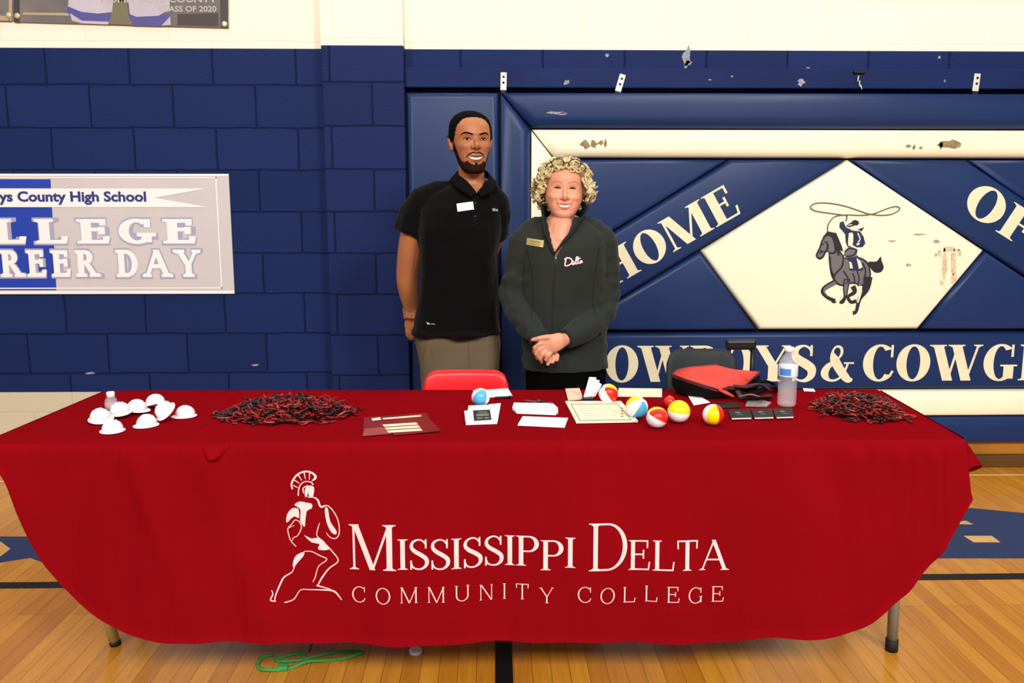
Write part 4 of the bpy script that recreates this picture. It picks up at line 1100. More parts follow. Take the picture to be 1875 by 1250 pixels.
# beach balls
BC = {'w': mat('white_ball_vinyl', (248, 244, 250), .3), 'b': mat('blue_ball_vinyl', (84, 172, 216), .3), 'r': mat('red_ball_vinyl', (222, 44, 30), .3), 'y': mat('yellow_ball_vinyl', (252, 222, 10), .3)}
def beach_ball(label, px, pyc, r, axis, start, secs):
    """stitched panels run from pole to pole of the given axis; angles are counted from the side that faces the court"""
    d0 = ray(px, pyc); t0 = (TOP + r - CAM_H) / d0.z; c = Vector((d0.x * t0, d0.y * t0, TOP + r))
    a = Vector(axis).normalized(); f = Vector((0, -1, 0)); f = (f - a * f.dot(a)).normalized(); g = a.cross(f)
    cols = [k for k, w_ in secs for _ in range(w_ // 10)]; keys = 'wbry'; mb = MB(); n = 18
    def P(t, z): z = math.radians(z); return c + (a * math.cos(t) + (f * math.cos(z) + g * math.sin(z)) * math.sin(t)) * r
    for k, col in enumerate(cols):
        z0, z1 = start + 10 * k, start + 10 * (k + 1)
        for i in range(n):
            t1, t2 = PI * i / n, PI * (i + 1) / n
            q = [P(t1, z0), P(t2, z0), P(t2, z1), P(t1, z1)]
            if i == 0: q = [q[0], q[1], q[2]]
            elif i == n - 1: q = [q[0], q[1], q[3]]
            mb.add(q, [tuple(range(len(q)))], keys.index('w' if i in (0, n - 1) else col))
    o = mb.build('beach_ball', [BC[k] for k in keys], weld=.0001)
    return tag(o, label, 'ball', 'small beach balls on the table')
beach_ball('light blue and white ball in front of the white sheet, by the red chair', 880, 727, .0305, (.4, -.15, .9), -50, [('b', 90), ('w', 60), ('r', 60), ('w', 50), ('y', 50), ('w', 50)])
beach_ball('white ball with a red and a yellow panel beside the leaning cards', 1114, 720, .0325, (-.55, -.45, .7), -10, [('r', 70), ('y', 50), ('w', 60), ('b', 60), ('w', 120)])
beach_ball('white, blue and yellow ball touching the corner of the form pad', 1166, 745, .0350, (.4, -.5, .75), -5, [('b', 75 // 10 * 10), ('w', 60), ('r', 60), ('w', 50), ('y', 60), ('w', 60)])
beach_ball('white ball with a red top panel at the front of the row', 1203, 764, .0320, (-.85, -.25, .45), -120, [('w', 120), ('r', 70), ('y', 50), ('w', 60), ('b', 60)])
beach_ball('ball with yellow top and white underside, second from the front', 1243, 753, .0345, (-1, .1, .12), -120, [('w', 120), ('y', 120), ('r', 60), ('w', 60)])
beach_ball('yellow and red ball nearest the dark brochures', 1306, 759, .0320, (.06, -.1, 1), -110, [('w', 60), ('y', 70), ('r', 70), ('w', 60), ('b', 60), ('w', 40)])
beach_ball('small red ball half hidden behind the yellow and white one', 1226, 735, .0190, (0, 0, 1), 0, [('r', 360)])

# red and black bag
bag = thing('bag', 'red-topped black bag with dark straps lying in front of the grey chair', 'bag', tz(1310, 735))
m_bred = mat('red_bag_fabric', (226, 62, 52), .65, var=.12, vscale=18, bump=.2, bscale=40); m_bblk = mat('black_bag_fabric', (12, 10, 11), .8, .1, bump=.2, bscale=60); m_bmar = mat('dark_maroon_strap', (58, 22, 26), .6); m_mesh = mat('grey_mesh_strap', (120, 100, 104), .6)
lid = [(1231, 684, 2.96), (1240, 676, 3.0), (1262, 671, 3.06), (1310, 667, 3.10), (1345, 676, 3.09), (1391, 680, 3.06), (1380, 689, 3.0), (1366, 703, 2.94), (1352, 709, 2.91), (1335, 706, 2.90), (1318, 712, 2.88), (1290, 704, 2.88), (1258, 694, 2.91)]
L3 = [at_y(*p) for p in lid]
cen = sum(L3, Vector()) / len(L3) + Vector((0, 0, .016))
mb = MB(); k = len(L3)
mid = [v + (cen - v) * .45 + Vector((0, 0, .006)) for v in L3]
low = [v - Vector((0, 0, .010)) for v in L3]
vs = L3 + mid + [cen] + low
mb.add(vs, [(i, k + i, k + (i + 1) % k, (i + 1) % k)[::-1] for i in range(k)] + [(k + i, 2 * k, k + (i + 1) % k)[::-1] for i in range(k)] + [(i, (i + 1) % k, 2 * k + 1 + (i + 1) % k, 2 * k + 1 + i)[::-1] for i in range(k)] + [tuple(2 * k + 1 + i for i in range(k))])
mb.build('flap', m_bred, bag)
MB().tube([v + Vector((0, 0, -.004)) for v in L3 + [L3[0]]], .0042, 6).build('flap_piping', m_bmar, bag)
base = []
for v in low:
    q = Vector((v.x, v.y, TOP + .003)); q.x += (cen.x - v.x) * .12; q.y = max(q.y + (cen.y - v.y) * .1, 2.80); q.y = min(q.y, 3.015); base.append(q)
cb_ = cen.copy(); cb_.z = TOP
mids = [a_.lerp(b_, .5) + (a_ - Vector((cen.x, cen.y, a_.z))).normalized() * .012 for a_, b_ in zip(low, base)]
mids = [Vector((m_.x, min(m_.y, 3.06), m_.z)) for m_ in mids]
mb = MB(); vs = low + mids + base
mb.add(vs, [(i, (i + 1) % k, k + (i + 1) % k, k + i)[::-1] for i in range(k)] + [(k + i, k + (i + 1) % k, 2 * k + (i + 1) % k, 2 * k + i)[::-1] for i in range(k)] + [tuple(2 * k + i for i in range(k))])
mb.build('body', m_bblk, bag)
def at_list(P): return [at_y(*p) for p in P]
MB().tube(at_list([(1316, 713, 2.875), (1330, 719, 2.865), (1344, 726, 2.86)]), [(.008, .003), (.013, .005), (.007, .003)], 8, e=3).build('zip_pull', m_bred, bag)
for i, (P, m, r) in enumerate([([(1345, 712, 2.90), (1372, 722, 2.88), (1400, 712, 2.92), (1418, 708, 2.98)], m_bblk, .012), ([(1350, 716, 2.87), (1362, 730, 2.84), (1385, 733, 2.84), (1412, 724, 2.88)], m_bmar, .010),
                               ([(1340, 706, 2.92), (1365, 708, 2.9), (1392, 704, 2.93), (1412, 716, 2.9)], m_bmar, .013), ([(1352, 726, 2.85), (1375, 722, 2.83), (1395, 728, 2.83)], m_mesh, .006), ([(1385, 700, 3.0), (1405, 698, 3.02), (1420, 706, 3.02), (1421, 722, 2.98)], m_bblk, .012), ([(1360, 735, 2.84), (1385, 728, 2.82), (1408, 733, 2.86)], m_bblk, .009)]):
    pts = [Vector((p.x, p.y, max(p.z, TOP + r * 1.02))) for p in at_list(P)]
    MB().tube([Vector(q) for q in cr([tuple(p) for p in pts], 5)], [(r, r * .4)] * (5 * (len(P) - 1) + 1), 8, e=3).build('strap', m, bag)

# dark brochures and a clear packet in front of the bag
DG = 'dark brochures by the water bottle'
m_broc = mat('black_brochure', (30, 28, 30), .5, .2, var=.3, vscale=30); m_bel = mat('pinkish_white_edge', (250, 220, 222), .5)
for i, (xa, xb, y0, y1, lab) in enumerate(((1336, 1377, 752, 767, 'dark brochure with a pale front edge beside the yellow and red ball'), (1378, 1417, 751, 766, 'middle one of the three dark brochures in the row'), (1418, 1454, 750, 765, 'dark brochure with a pale front edge just in front of the water bottle'))):
    s_ = sheet('brochure', lab, 'brochure', [(xa - 3, y0), (xb - 4, y0 - 1), (xb, y1 - 1), (xa + 2, y1)], m_broc, th=.004, group=DG)
    on_sheet(s_, [[(xa + 4, y1 - 1.5), (xb - 1, y1 - 2.5), (xb - 1, y1 - .4), (xa + 4, y1 + .6)]], m_bel, 'pale_edge', TOP + .0046)
    on_sheet(s_, [[(xa + 9, y0 + 2), (xa + 18, y0 + 1.5), (xa + 20, y0 + 4), (xa + 11, y0 + 4)], [(xa + 14, y0 + 6), (xa + 24, y0 + 6), (xa + 24, y0 + 7), (xa + 14, y0 + 7)]], m_greyink, 'print_mark', TOP + .0046)
m_sil = mat('silver_wrapper', (186, 178, 178), .25, metal=.5, var=.3, vscale=60)
sheet('packet', 'flat silvery packet between the bag straps and the dark brochures', 'packet', [(1368, 737), (1395, 734), (1412, 739), (1404, 745), (1365, 744)], m_sil, th=.005)
sheet('brochure', 'dark card lying beneath the bag behind the dark brochures', 'brochure', [(1312, 738), (1350, 737), (1358, 746), (1318, 748)], m_broc, th=.002)

# water bottle
c = tz(1440, 742); wb_ = thing('water_bottle', 'clear plastic water bottle with a blue and white label at the far edge', 'bottle', c)
prof = [(0, 0.004), (.012, .002), (.024, 0), (.029, .004), (.0305, .012)]
for i in range(7): z = .02 + i * .0125; prof += [(.0295, z), (.0308, z + .006)]
prof += [(.0302, .112), (.0305, .140), (.029, .150), (.022, .163), (.014, .173), (.0125, .176), (.0125, .184)]
MB().lathe(prof, 28, c=c).build('body', m_clear, wb_)
MB().lathe([(.0309, .100), (.0313, .102), (.0313, .136), (.0309, .138)], 28, c=c).build('label', mat('white_bottle_label', (226, 232, 242), .45), wb_)
lb = MB(); vs = []
for i in range(11):
    a = math.radians(196 + 72 * i / 10)
    for z in (.106, .128): vs.append((c.x + .0318 * math.cos(a), c.y + .0318 * math.sin(a), c.z + z))
lb.add(vs, [(2 * i, 2 * i + 2, 2 * i + 3, 2 * i + 1) for i in range(10)]); lb.build('label_print', mat('sky_blue_print', (70, 140, 220), .45), wb_)
MB().lathe([(0, .182), (.0142, .182), (.0148, .186), (.0148, .195), (.0135, .197), (0, .197)], 20, c=c).build('cap', m_cap, wb_)

# ------------------------------------------------------------------ things on the floor
m_green = mat('green_cord', (64, 146, 74), .6, .2)
P = [(500, 1199), (478, 1206), (472, 1218), (484, 1227), (510, 1226), (540, 1219), (565, 1212), (600, 1207), (640, 1203), (664, 1195), (655, 1191), (610, 1196), (570, 1202), (545, 1208), (520, 1212), (505, 1205), (530, 1200), (560, 1196)]
pts = [Vector((q[0], q[1], .006 + .003 * math.sin(i * .4))) for i, q in enumerate(cr([tuple(at_z(x, y, .006))[:2] for x, y in P], 6))]
cd = MB().tube(pts, .0052, 8).build('lanyard', m_green); tag(cd, 'green cord lanyard lying on the floor in front of the table', 'lanyard')
e_ = at_z(517, 1222, .008)
MB().box((e_.x - .016, e_.y - .012, .002), (e_.x + .018, e_.y + .012, .016), bev=.004).build('clasp', m_green, cd)
e_ = at_z(566, 1193, .008); MB().tube([e_, e_ + Vector((.004, .03, .014))], .004, 8).build('cord_end', m_green, cd)
c = at_z(761, 1195, 0)
tag(MB().lathe([(0, 0), (.019, 0), (.0205, .003), (.0205, .011), (.018, .014), (.008, .0135), (0, .013)], 22, c=c).build('bottle_cap', m_cap), 'white round bottle cap lying on the floor under the hem', 'cap')

# ------------------------------------------------------------------ people
def interp(tab_, x):
    if x <= tab_[0][0]: return tab_[0][1]
    for a, b in zip(tab_, tab_[1:]):
        if x <= b[0]: return a[1] + (b[1] - a[1]) * (x - a[0]) / (b[0] - a[0])
    return tab_[-1][1]
def grow(mb, voxel, smooth=2, name='skin'):
    """one continuous surface from overlapping volumes -> (verts, faces)"""
    me = bpy.data.meshes.new(name + '_volume'); me.from_pydata(mb.v, [], mb.f); me.update()
    bm = bmesh.new(); bm.from_mesh(me); bmesh.ops.recalc_face_normals(bm, faces=bm.faces[:]); bm.to_mesh(me); bm.free()
    o = bpy.data.objects.new(name + '_volume', me); COL.objects.link(o)
    r = o.modifiers.new('r', 'REMESH'); r.mode = 'VOXEL'; r.voxel_size = voxel
    if smooth:
        s = o.modifiers.new('s', 'SMOOTH'); s.factor = 0.5; s.iterations = smooth
    bpy.context.view_layer.update()
    ev = bpy.data.meshes.new_from_object(o.evaluated_get(bpy.context.evaluated_depsgraph_get()))
    V = [v.co.copy() for v in ev.vertices]; F = [tuple(p.vertices) for p in ev.polygons]
    N = [v.normal.copy() for v in ev.vertices]
    bpy.data.objects.remove(o); bpy.data.meshes.remove(me); bpy.data.meshes.remove(ev)
    return V, F, N
def put(V, F, name, m, parent=None, label=None):
    mb = MB(); mb.v = [tuple(v) for v in V]; mb.f = [list(f) for f in F]; mb.mi = [0] * len(F); mb.sm = [True] * len(F)
    return mb.build(name, m, parent, label)
def rings(mb, R_, n=28, e=2.3, xf=None):
    """closed loft of horizontal rings (z, x0, x1, y0, y1), bottom to top"""
    vs, fs = [], []
    for (z, x0, x1, y0, y1) in R_:
        for k in range(n):
            a = 2 * PI * k / n; c, s = math.cos(a), math.sin(a)
            cc = math.copysign(abs(c) ** (2 / e), c); ss = math.copysign(abs(s) ** (2 / e), s)
            v = Vector(((x0 + x1) / 2 + (x1 - x0) / 2 * cc, (y0 + y1) / 2 + (y1 - y0) / 2 * ss, z))
            vs.append(xf(v) if xf else v)
    N = len(R_)
    fs = [(i * n + k, i * n + (k + 1) % n, (i + 1) * n + (k + 1) % n, (i + 1) * n + k) for i in range(N - 1) for k in range(n)]
    fs.append(tuple(range(n - 1, -1, -1))); fs.append(tuple((N - 1) * n + k for k in range(n)))
    mb.add(vs, fs)
HEAD = [(0.0, .10, .385, .16), (.03, .155, .415, .04), (.08, .205, .425, -.06), (.14, .235, .425, -.12), (.22, .265, .425, -.18), (.30, .288, .42, -.26), (.40, .31, .415, -.34),
        (.50, .325, .405, -.40), (.60, .332, .41, -.43), (.70, .332, .405, -.435), (.78, .325, .38, -.42), (.86, .295, .32, -.38), (.92, .245, .24, -.32), (.965, .17, .14, -.24), (.99, .10, .05, -.16), (1.0, .03, -.02, -.09)]
class Head:
    def __init__(s, O, H, yaw=0, roll=0, pitch=0, wide=1.0, eye=.52, nose=.36, mouth=.25, jaw=1.0, jaw_z=.17, brow=1.0):
        s.jz, s.brow = jaw_z, brow
        s.O, s.H, s.w, s.eye, s.nose, s.mouth, s.jaw = O, H, wide, eye, nose, mouth, jaw
        s.R = Matrix.Rotation(math.radians(yaw), 3, 'Z') @ Matrix.Rotation(math.radians(roll), 3, 'Y') @ Matrix.Rotation(math.radians(pitch), 3, 'X')
        s.Ri = s.R.inverted()
    def w2(s, x, y, z): return s.O + s.R @ (Vector((x * s.w, y, z)) * s.H)
    def loc(s, p): q = (s.Ri @ (p - s.O)) / s.H; return Vector((q.x / s.w, q.y, q.z))
    def volume(s, mb):
        rings(mb, [(z, -w * (1 + (s.jaw - 1) * max(0, 1 - abs(z - s.jz) / .3)), w * (1 + (s.jaw - 1) * max(0, 1 - abs(z - s.jz) / .3)), -f, -b) for z, w, f, b in HEAD], 32, 2.2, lambda v: s.w2(v.x, v.y, v.z))
        e, n = s.eye, s.nose
        P = [(0, -.385, e + .05), (0, -.415, e - .03), (0, -.455, (e + n) / 2), (0, -.485, n + .045), (0, -.465, n + .015), (0, -.42, n - .005)]
        mb.tube([s.w2(*p) for p in P], [r * s.H for r in (.026, .030, .040, .046, .042, .03)], 12, dome=True)
        for sx in (-1, 1):
            mb.ball(s.w2(sx * .055, -.425, n + .022), (.034 * s.H, .045 * s.H, .032 * s.H), 8)
            # ears
            pts = [s.w2(sx * .315, .0, e - .17), s.w2(sx * .345, .02, e - .10), s.w2(sx * .365, .045, e - .02), s.w2(sx * .36, .05, e + .05)]
            mb.tube(pts, [(.026 * s.H, .045 * s.H), (.028 * s.H, .065 * s.H), (.028 * s.H, .08 * s.H), (.022 * s.H, .06 * s.H)], 10, up=s.R @ Vector((0, 1, 0)), dome=True)
    def sculpt(s, V, smile=1.0, jaw=0.0):
        e, n, m = s.eye, s.nose, s.mouth
        D = [(.14, e, .075, .040, -.030), (-.14, e, .075, .040, -.030), (.13, e + .095, .10, .028, .014 * s.brow), (-.13, e + .095, .10, .028, .014 * s.brow),
             (.205, n + .035, .075, .055, .026 * smile), (-.205, n + .035, .075, .055, .026 * smile), (.155, m + .055, .022, .060, -.013 * smile), (-.155, m + .055, .022, .060, -.013 * smile),
             (0, m + .045, .10, .03, .012), (0, m - .050, .085, .022, .012), (0, m - .095, .08, .022, -.012), (0, .06, .075, .045, .022), (0, m, .12, .012, -.010)]
        for i, v in enumerate(V):
            q = s.loc(v)
            if q.y < -.05 and -.1 < q.z < 1.05:
                d = 0
                for cx, cz_, sx, sz, a in D: d += a * math.exp(-((q.x - cx) / sx) ** 2 - ((q.z - cz_) / sz) ** 2)
                V[i] = v + s.R @ Vector((q.x * .25 * abs(d) / .03 * .2 * (1 if d > 0 else 0), -d, 0)) * s.H * min(1, (-.05 - q.y) / .1)
    def bind(s, V, F): s.bvh = BVHTree.FromPolygons(V, F)
    def onface(s, x, z, off):
        o = s.w2(x, -1.2, z); d = s.R @ Vector((0, 1, 0))
        h = s.bvh.ray_cast(o, d)
        if h[0] is None: return s.w2(x, -.40, z)
        return h[0] - d * off
    def patch(s, polys, m, name, parent, off=.0012):
        return lay_mesh(polys, lambda u, v: s.onface(u, v, off)).build(name, m, parent)
    def shell(s, mask, m, name, parent, centre=(0, .0, .5), na=110, ne=80, e0=-70, e1=90, fuzz=0.0, seed=1):
        """hair that lies on the head: mask(phi, local point) -> thickness in metres, <= 0 for bare skin"""
        rr = random.Random(seed); C = s.w2(*centre); vs, ok = [], []
        for j in range(ne + 1):
            el = math.radians(e0 + (e1 - e0) * j / ne)
            for i in range(na):
                az = 2 * PI * i / na
                d = s.R @ Vector((math.sin(az) * math.cos(el), -math.cos(az) * math.cos(el), math.sin(el)))
                h = s.bvh.ray_cast(C + d * .5, -d, .5)
                p = h[0] if h[0] is not None else C + d * .1
                t = mask(az if az < PI else 2 * PI - az, s.loc(p))
                ok.append(t > -.0025); vs.append(p + d * (max(t, -.0025) + (rr.uniform(-fuzz, fuzz) if t > 0 else 0)))
        fs = []
        for j in range(ne):
            for i in range(na):
                q = (j * na + i, j * na + (i + 1) % na, (j + 1) * na + (i + 1) % na, (j + 1) * na + i)
                if all(ok[k] for k in q): fs.append(q)
        used = sorted({k for f in fs for k in f}); mp_ = {k: i for i, k in enumerate(used)}
        return put([vs[k] for k in used], [tuple(mp_[k] for k in f) for f in fs], name, m, parent)
def st(P, w, n=5): return stroke(P, w, n)
def almond(cx, cz_, w, h, tilt=0.0):
    U = [(cx + w * math.cos(a), cz_ + (h if math.sin(a) > 0 else h * .6) * math.sin(a) + tilt * math.cos(a)) for a in [2 * PI * i / 18 for i in range(18)]]
    return U
def fold_noise(V, N, amp, sc, seed, stretch=(1, 1, 1), keep=lambda p: 1.0):
    for i, v in enumerate(V):
        k = keep(v)
        if k:
            d = noise.noise((v.x * sc * stretch[0] + seed, v.y * sc * stretch[1], v.z * sc * stretch[2])) + .5 * noise.noise((v.x * sc * 2.1 + seed, v.y * sc * 2.1, v.z * sc * 1.6 * stretch[2] + 3))
            V[i] = v + N[i] * amp * d * k
def cut(V, F, inside):
    bad = [inside(v) for v in V]
    F = [f for f in F if not any(bad[k] for k in f)]
    used = sorted({k for f in F for k in f}); mp_ = {k: i for i, k in enumerate(used)}
    return [V[k] for k in used], [tuple(mp_[k] for k in f) for f in F]
def in_poly(x, y, P):
    hit = False; j = len(P) - 1
    for i in range(len(P)):
        if (P[i][1] > y) != (P[j][1] > y) and x < (P[j][0] - P[i][0]) * (y - P[i][1]) / (P[j][1] - P[i][1]) + P[i][0]: hit = not hit
        j = i
    return hit
def front_patch(bvh, polys, m, name, parent, off=.0015, Y0=2.5):
    def fn(x, z):
        h = bvh.ray_cast(Vector((x, Y0, z)), Vector((0, 1, 0)))
        return (h[0] if h[0] is not None else Vector((x, Y0 + 1, z))) - Vector((0, off, 0))
    return lay_mesh(polys, fn).build(name, m, parent)
def shoe(mb, x, y, toe=.27, w=.05, s=1):
    mb.tube([(x, y + .07, .045), (x, y, .05), (x + s * .01, y - toe * .5, .042), (x + s * .015, y - toe * .78, .034)], [(w * .8, .045), (w * .95, .05), (w, .042), (w * .75, .032)], 14, up=(0, 0, 1), dome=True)

# ---------------------------------------------------------------- the man in the black polo shirt
MY = 3.70
def M(px, py, dy=0.0): return at_y(px, py, MY + dy)
def msc(px): return px * MY / FPX * 1.012
man = thing('person', 'tall man in a black polo shirt and khaki trousers, hands behind his back', 'person', (M(840, 600).x, MY, 0))
m_mskin = mat('brown_skin', (174, 110, 71), .42, .4, var=.10, vscale=9, sss=.08)
m_mhair = mat('black_hair', (11, 8, 8), .85, .08, var=.3, vscale=150, bump=.4, bscale=500); m_beard = mat('dark_brown_beard', (40, 24, 18), .85, .08, var=.35, vscale=120, bump=.4, bscale=500)
m_polo = mat('black_polo_knit', (9, 9, 10), .85, .08, bump=.08, bscale=700, sheen=.05); m_polo2 = mat('black_polo_collar', (12, 12, 14), .85, .08)
m_khaki = mat('khaki_twill', (106, 92, 73), .85, .2, var=.06, vscale=8, bump=.08, bscale=700)
m_lip = mat('brown_lips', (122, 66, 54), .4); m_teeth = mat('teeth', (226, 210, 200), .3); m_eyew = mat('eye_white', (226, 218, 212), .3); m_iris = mat('dark_iris', (34, 20, 14), .2); m_lash = mat('dark_lashes', (26, 16, 14), .7)
hm = Head(M(861, 316.5), .247, yaw=15, pitch=2, wide=1.0, eye=.545, nose=.40, mouth=.250, jaw=.87)
mb = MB(); hm.volume(mb)
def mring(py, xa, xb, dy0, dy1, sh=0.0):
    a, b_ = M(xa, py), M(xb, py)
    return (a.z, a.x + sh, b_.x - sh, MY + dy0 + sh, MY + dy1 - sh)
TOR = [(700, 770, 912, -.10, .12), (640, 764, 914, -.115, .125), (600, 762, 915, -.125, .12), (560, 762, 913, -.13, .115), (510, 764, 912, -.128, .115), (460, 767, 914, -.135, .115), (420, 764, 918, -.135, .12), (385, 764, 918, -.12, .12), (365, 774, 915, -.10, .11), (350, 792, 905, -.078, .098), (338, 820, 895, -.055, .08), (330, 836, 890, -.05, .07)]
rings(mb, [mring(*r, sh=.012) for r in TOR], 28, 2.4)
mb.tube([M(860, 362, .03), M(862, 335, .022), M(864, 300, .01), M(864, 285, .0)], [.066, .058, .054, .05], 18)
# viewer's left arm, swinging behind the hip
armL = [M(772, 372, .01), M(757, 432, .03), M(746, 497, .075), M(747, 530, .10), M(752, 562, .135), M(754, 578, .15)]
mb.tube([tuple(p) for p in cr([tuple(p) for p in armL], 4)], [r for r in [q[0] for q in cr([(.050,), (.058,), (.049,), (.044,), (.032,), (.028,)], 4)]], 16, dome=True)
armR = [M(905, 376, .02), M(902, 430, .10), M(876, 495, .165), M(850, 545, .175), M(790, 575, .18), M(765, 578, .165)]
mb.tube([tuple(p) for p in cr([tuple(p) for p in armR], 4)], [q[0] for q in cr([(.048,), (.052,), (.046,), (.040,), (.032,), (.028,)], 4)], 16, dome=True)
# right hand hanging, palm back, held at the wrist by the other hand
pc = M(754, 590, .155)
mb.tube([M(754, 576, .15), pc, M(753, 599, .155)], [(.024, .017), (.033, .016), (.032, .014)], 14, dome=True)
for k, (dx, ln, dd) in enumerate(((-8, 21, .0), (-3, 25, .004), (2.5, 24, .006), (8, 19, .008))):
    mb.tube([M(753 + dx * .8, 597, .155), M(753 + dx, 603 + ln * .25, .150 + dd), M(753 + dx * .9, 600 + ln * .62, .156 + dd), M(754 + dx * .75, 598 + ln * .92, .168 + dd)], [.0092, .0088, .0082, .0068], 10, dome=True)
mb.tube([M(758, 580, .145), M(764, 590, .135), M(765, 600, .135)], [.011, .0095, .008], 10, dome=True)
for k in range(4):   # fingers of the other hand round the wrist
    y = 564 + k * 5.2
    mb.tube([M(772, y + 2, .175), M(758, y + 1, .118), M(745, y, .118), M(739.5 + k * .6, y + 1.5, .145), M(744, y + 3, .168)], [.0095, .0092, .0088, .0084, .007], 10, dome=True)
hipz = M(840, 660).z
legs = []
for px, fx in ((806, -.012), (876, .03)):
    h = M(px, 655, .0); kx = h.x + fx * .5
    legs.append([Vector((h.x, MY, hipz)), Vector((kx, MY - .005, .50)), Vector((kx + fx * .3, MY + .03, .10))])
    mb.tube([legs[-1][0], legs[-1][1], legs[-1][2], Vector((kx + fx * .3, MY + .02, .03))], [.075, .052, .034, .034], 16, dome=True)
V, F, N = grow(mb, .0034, 2, 'man')
hm.sculpt(V, 1.0)
hm.bind(V, F)
put(V, F, 'body', m_mskin, man)
# hair, beard, face
hl = [(0, .905), (28, .895), (42, .85), (52, .76), (60, .60), (70, .50), (82, .50), (95, .60), (112, .52), (140, .25), (180, .18)]
hm.shell(lambda f, q: min(.0065, (q.z - interp(hl, math.degrees(f))) * .10) if q.z > .1 else -.01, m_mhair, 'hair', man, fuzz=.0012)
bl = [(0, .135), (14, .15), (24, .20), (32, .17), (44, .19), (56, .28), (66, .42), (78, .54), (90, .40), (100, -.1)]
def beard(f, q):
    d = math.degrees(f)
    if q.y > .05: return -.01
    t = (interp(bl, d) - q.z) * .10
    lowb = (q.z + .03) * .12
    thick = .0040 if d < 60 else .0025
    return min(thick, t, lowb)
hm.shell(beard, m_beard, 'beard', man, centre=(0, -.05, .30), e0=-75, e1=60, na=140, ne=90, fuzz=.001, seed=2)
mz_ = hm.mouth
hm.patch(st([(-.155, mz_ - .005), (-.12, mz_ + .05), (-.05, mz_ + .082), (0, mz_ + .072), (.05, mz_ + .082), (.12, mz_ + .05), (.155, mz_ - .005)], [.012, .018, .022, .016, .022, .018, .012]), m_beard, 'moustache', man, .0020)
hm.patch(st([(0, mz_ - .085), (0, mz_ - .12)], [.05, .04], 3), m_beard, 'chin_tuft', man, .0018)
def smile_mouth(h, parent, w, m_l, th=.034, lo=.03):
    z = h.mouth
    h.patch(st([(-w, z + .030), (-w * .6, z - .004), (0, z - .020), (w * .6, z - .004), (w, z + .030)], [.008, .028, .036, .028, .008]), m_teeth, 'teeth', parent, .0010)
    h.patch(st([(-w * 1.06, z + .034), (-w * .6, z + .022), (-.02, z + .016), (0, z + .012), (.02, z + .016), (w * .6, z + .022), (w * 1.06, z + .034)], [.008, .020, .024, .020, .024, .020, .008]), m_l, 'upper_lip', parent, .0022)
    h.patch(st([(-w * 1.04, z + .030), (-w * .62, z - .028), (0, z - .052), (w * .62, z - .028), (w * 1.04, z + .030)], [.006, .022, .034, .022, .006]), m_l, 'lower_lip', parent, .0024)
def face_eyes(h, parent, m_brow, sep=.138, w=.062, op=.020, brow_z=.085, brow_w=.022, iris=m_iris):
    for sx in (-1, 1):
        cx, z = sx * sep, h.eye
        h.patch([almond(cx, z, w, op)], m_eyew, 'eye', parent, .0010)
        h.patch([[(cx + .022 * math.cos(a), z + .002 + min(op * .95, .022) * math.sin(a)) for a in [2 * PI * i / 14 for i in range(14)]]], iris, 'iris', parent, .0016)
        h.patch(st([(cx - w * 1.1, z - .002), (cx - w * .5, z + op * .9), (cx, z + op * 1.12), (cx + w * .5, z + op * .9), (cx + w * 1.1, z - .002)], [.008, .017, .020, .017, .008]), m_lash, 'eyelashes', parent, .0020)
        h.patch(st([(cx - w, z - .004), (cx, z - op * .75), (cx + w, z - .004)], [.004, .007, .004]), m_lash, 'lower_lashes', parent, .0016)
        h.patch(st([(cx - sx * .085, z + brow_z - .012), (cx - sx * .02, z + brow_z + .010), (cx + sx * .045, z + brow_z + .018), (cx + sx * .105, z + brow_z - .016)], [brow_w * .8, brow_w, brow_w * .9, brow_w * .3]), m_brow, 'eyebrow', parent, .0018)
smile_mouth(hm, man, .138, m_lip)
face_eyes(hm, man, m_mhair, op=.016, brow_w=.026)
hm.patch([almond(.030, hm.nose - .004, .016, .008)] + [almond(-.030, hm.nose - .004, .016, .008)], m_lash, 'nostril', man, .001)

# polo shirt: body and sleeves in one, open at the neck
sb = MB()
rings(sb, [mring(608, 756, 917, -.150, .142)] + [mring(*r) for r in TOR[2:]], 32, 2.4)
sl = [M(838, 352, .015), M(806, 361, .012), M(780, 373, .01), M(765, 394, .018), M(756, 427, .03)]
sb.tube(sl, [(.052, .062), (.066, .072), (.073, .080), (.076, .080), (.079, .082)], 20)
for q_ in (M(777, 374, .01), M(902, 376, .02)): sb.ball(q_, .0745, 10)
sr = [M(878, 352, .015), M(892, 362, .015), M(901, 374, .02), M(905, 395, .05), M(903, 432, .095)]
sb.tube(sr, [(.050, .060), (.062, .070), (.070, .074), (.072, .074), (.070, .072)], 20)
V, F, N = grow(sb, .0048, 3, 'polo')
zneck = M(860, 338).z
def cloth_keep(v): return min(1, max(0, (M(860, 345).z - v.z) / .12))
fold_noise(V, N, .017, 7.5, 3.1, (1.3, 1.0, .55), cloth_keep)
fold_noise(V, N, .004, 17, 9.1, (1.0, 1.0, .8), cloth_keep)
vneck = [(M(852, 320).x, M(852, 318).z), (M(893, 320).x, M(893, 318).z), (M(884, 338).x, M(884, 338).z), (M(872, 354).x, M(872, 354).z), (M(860, 338).x, M(860, 338).z)]
V, F = cut(V, F, lambda v: (v.y < MY and in_poly(v.x, v.z, vneck)) or v.z > M(860, 331).z)
polo = put(V, F, 'polo_shirt', m_polo, man)
pb = BVHTree.FromPolygons(V, F)
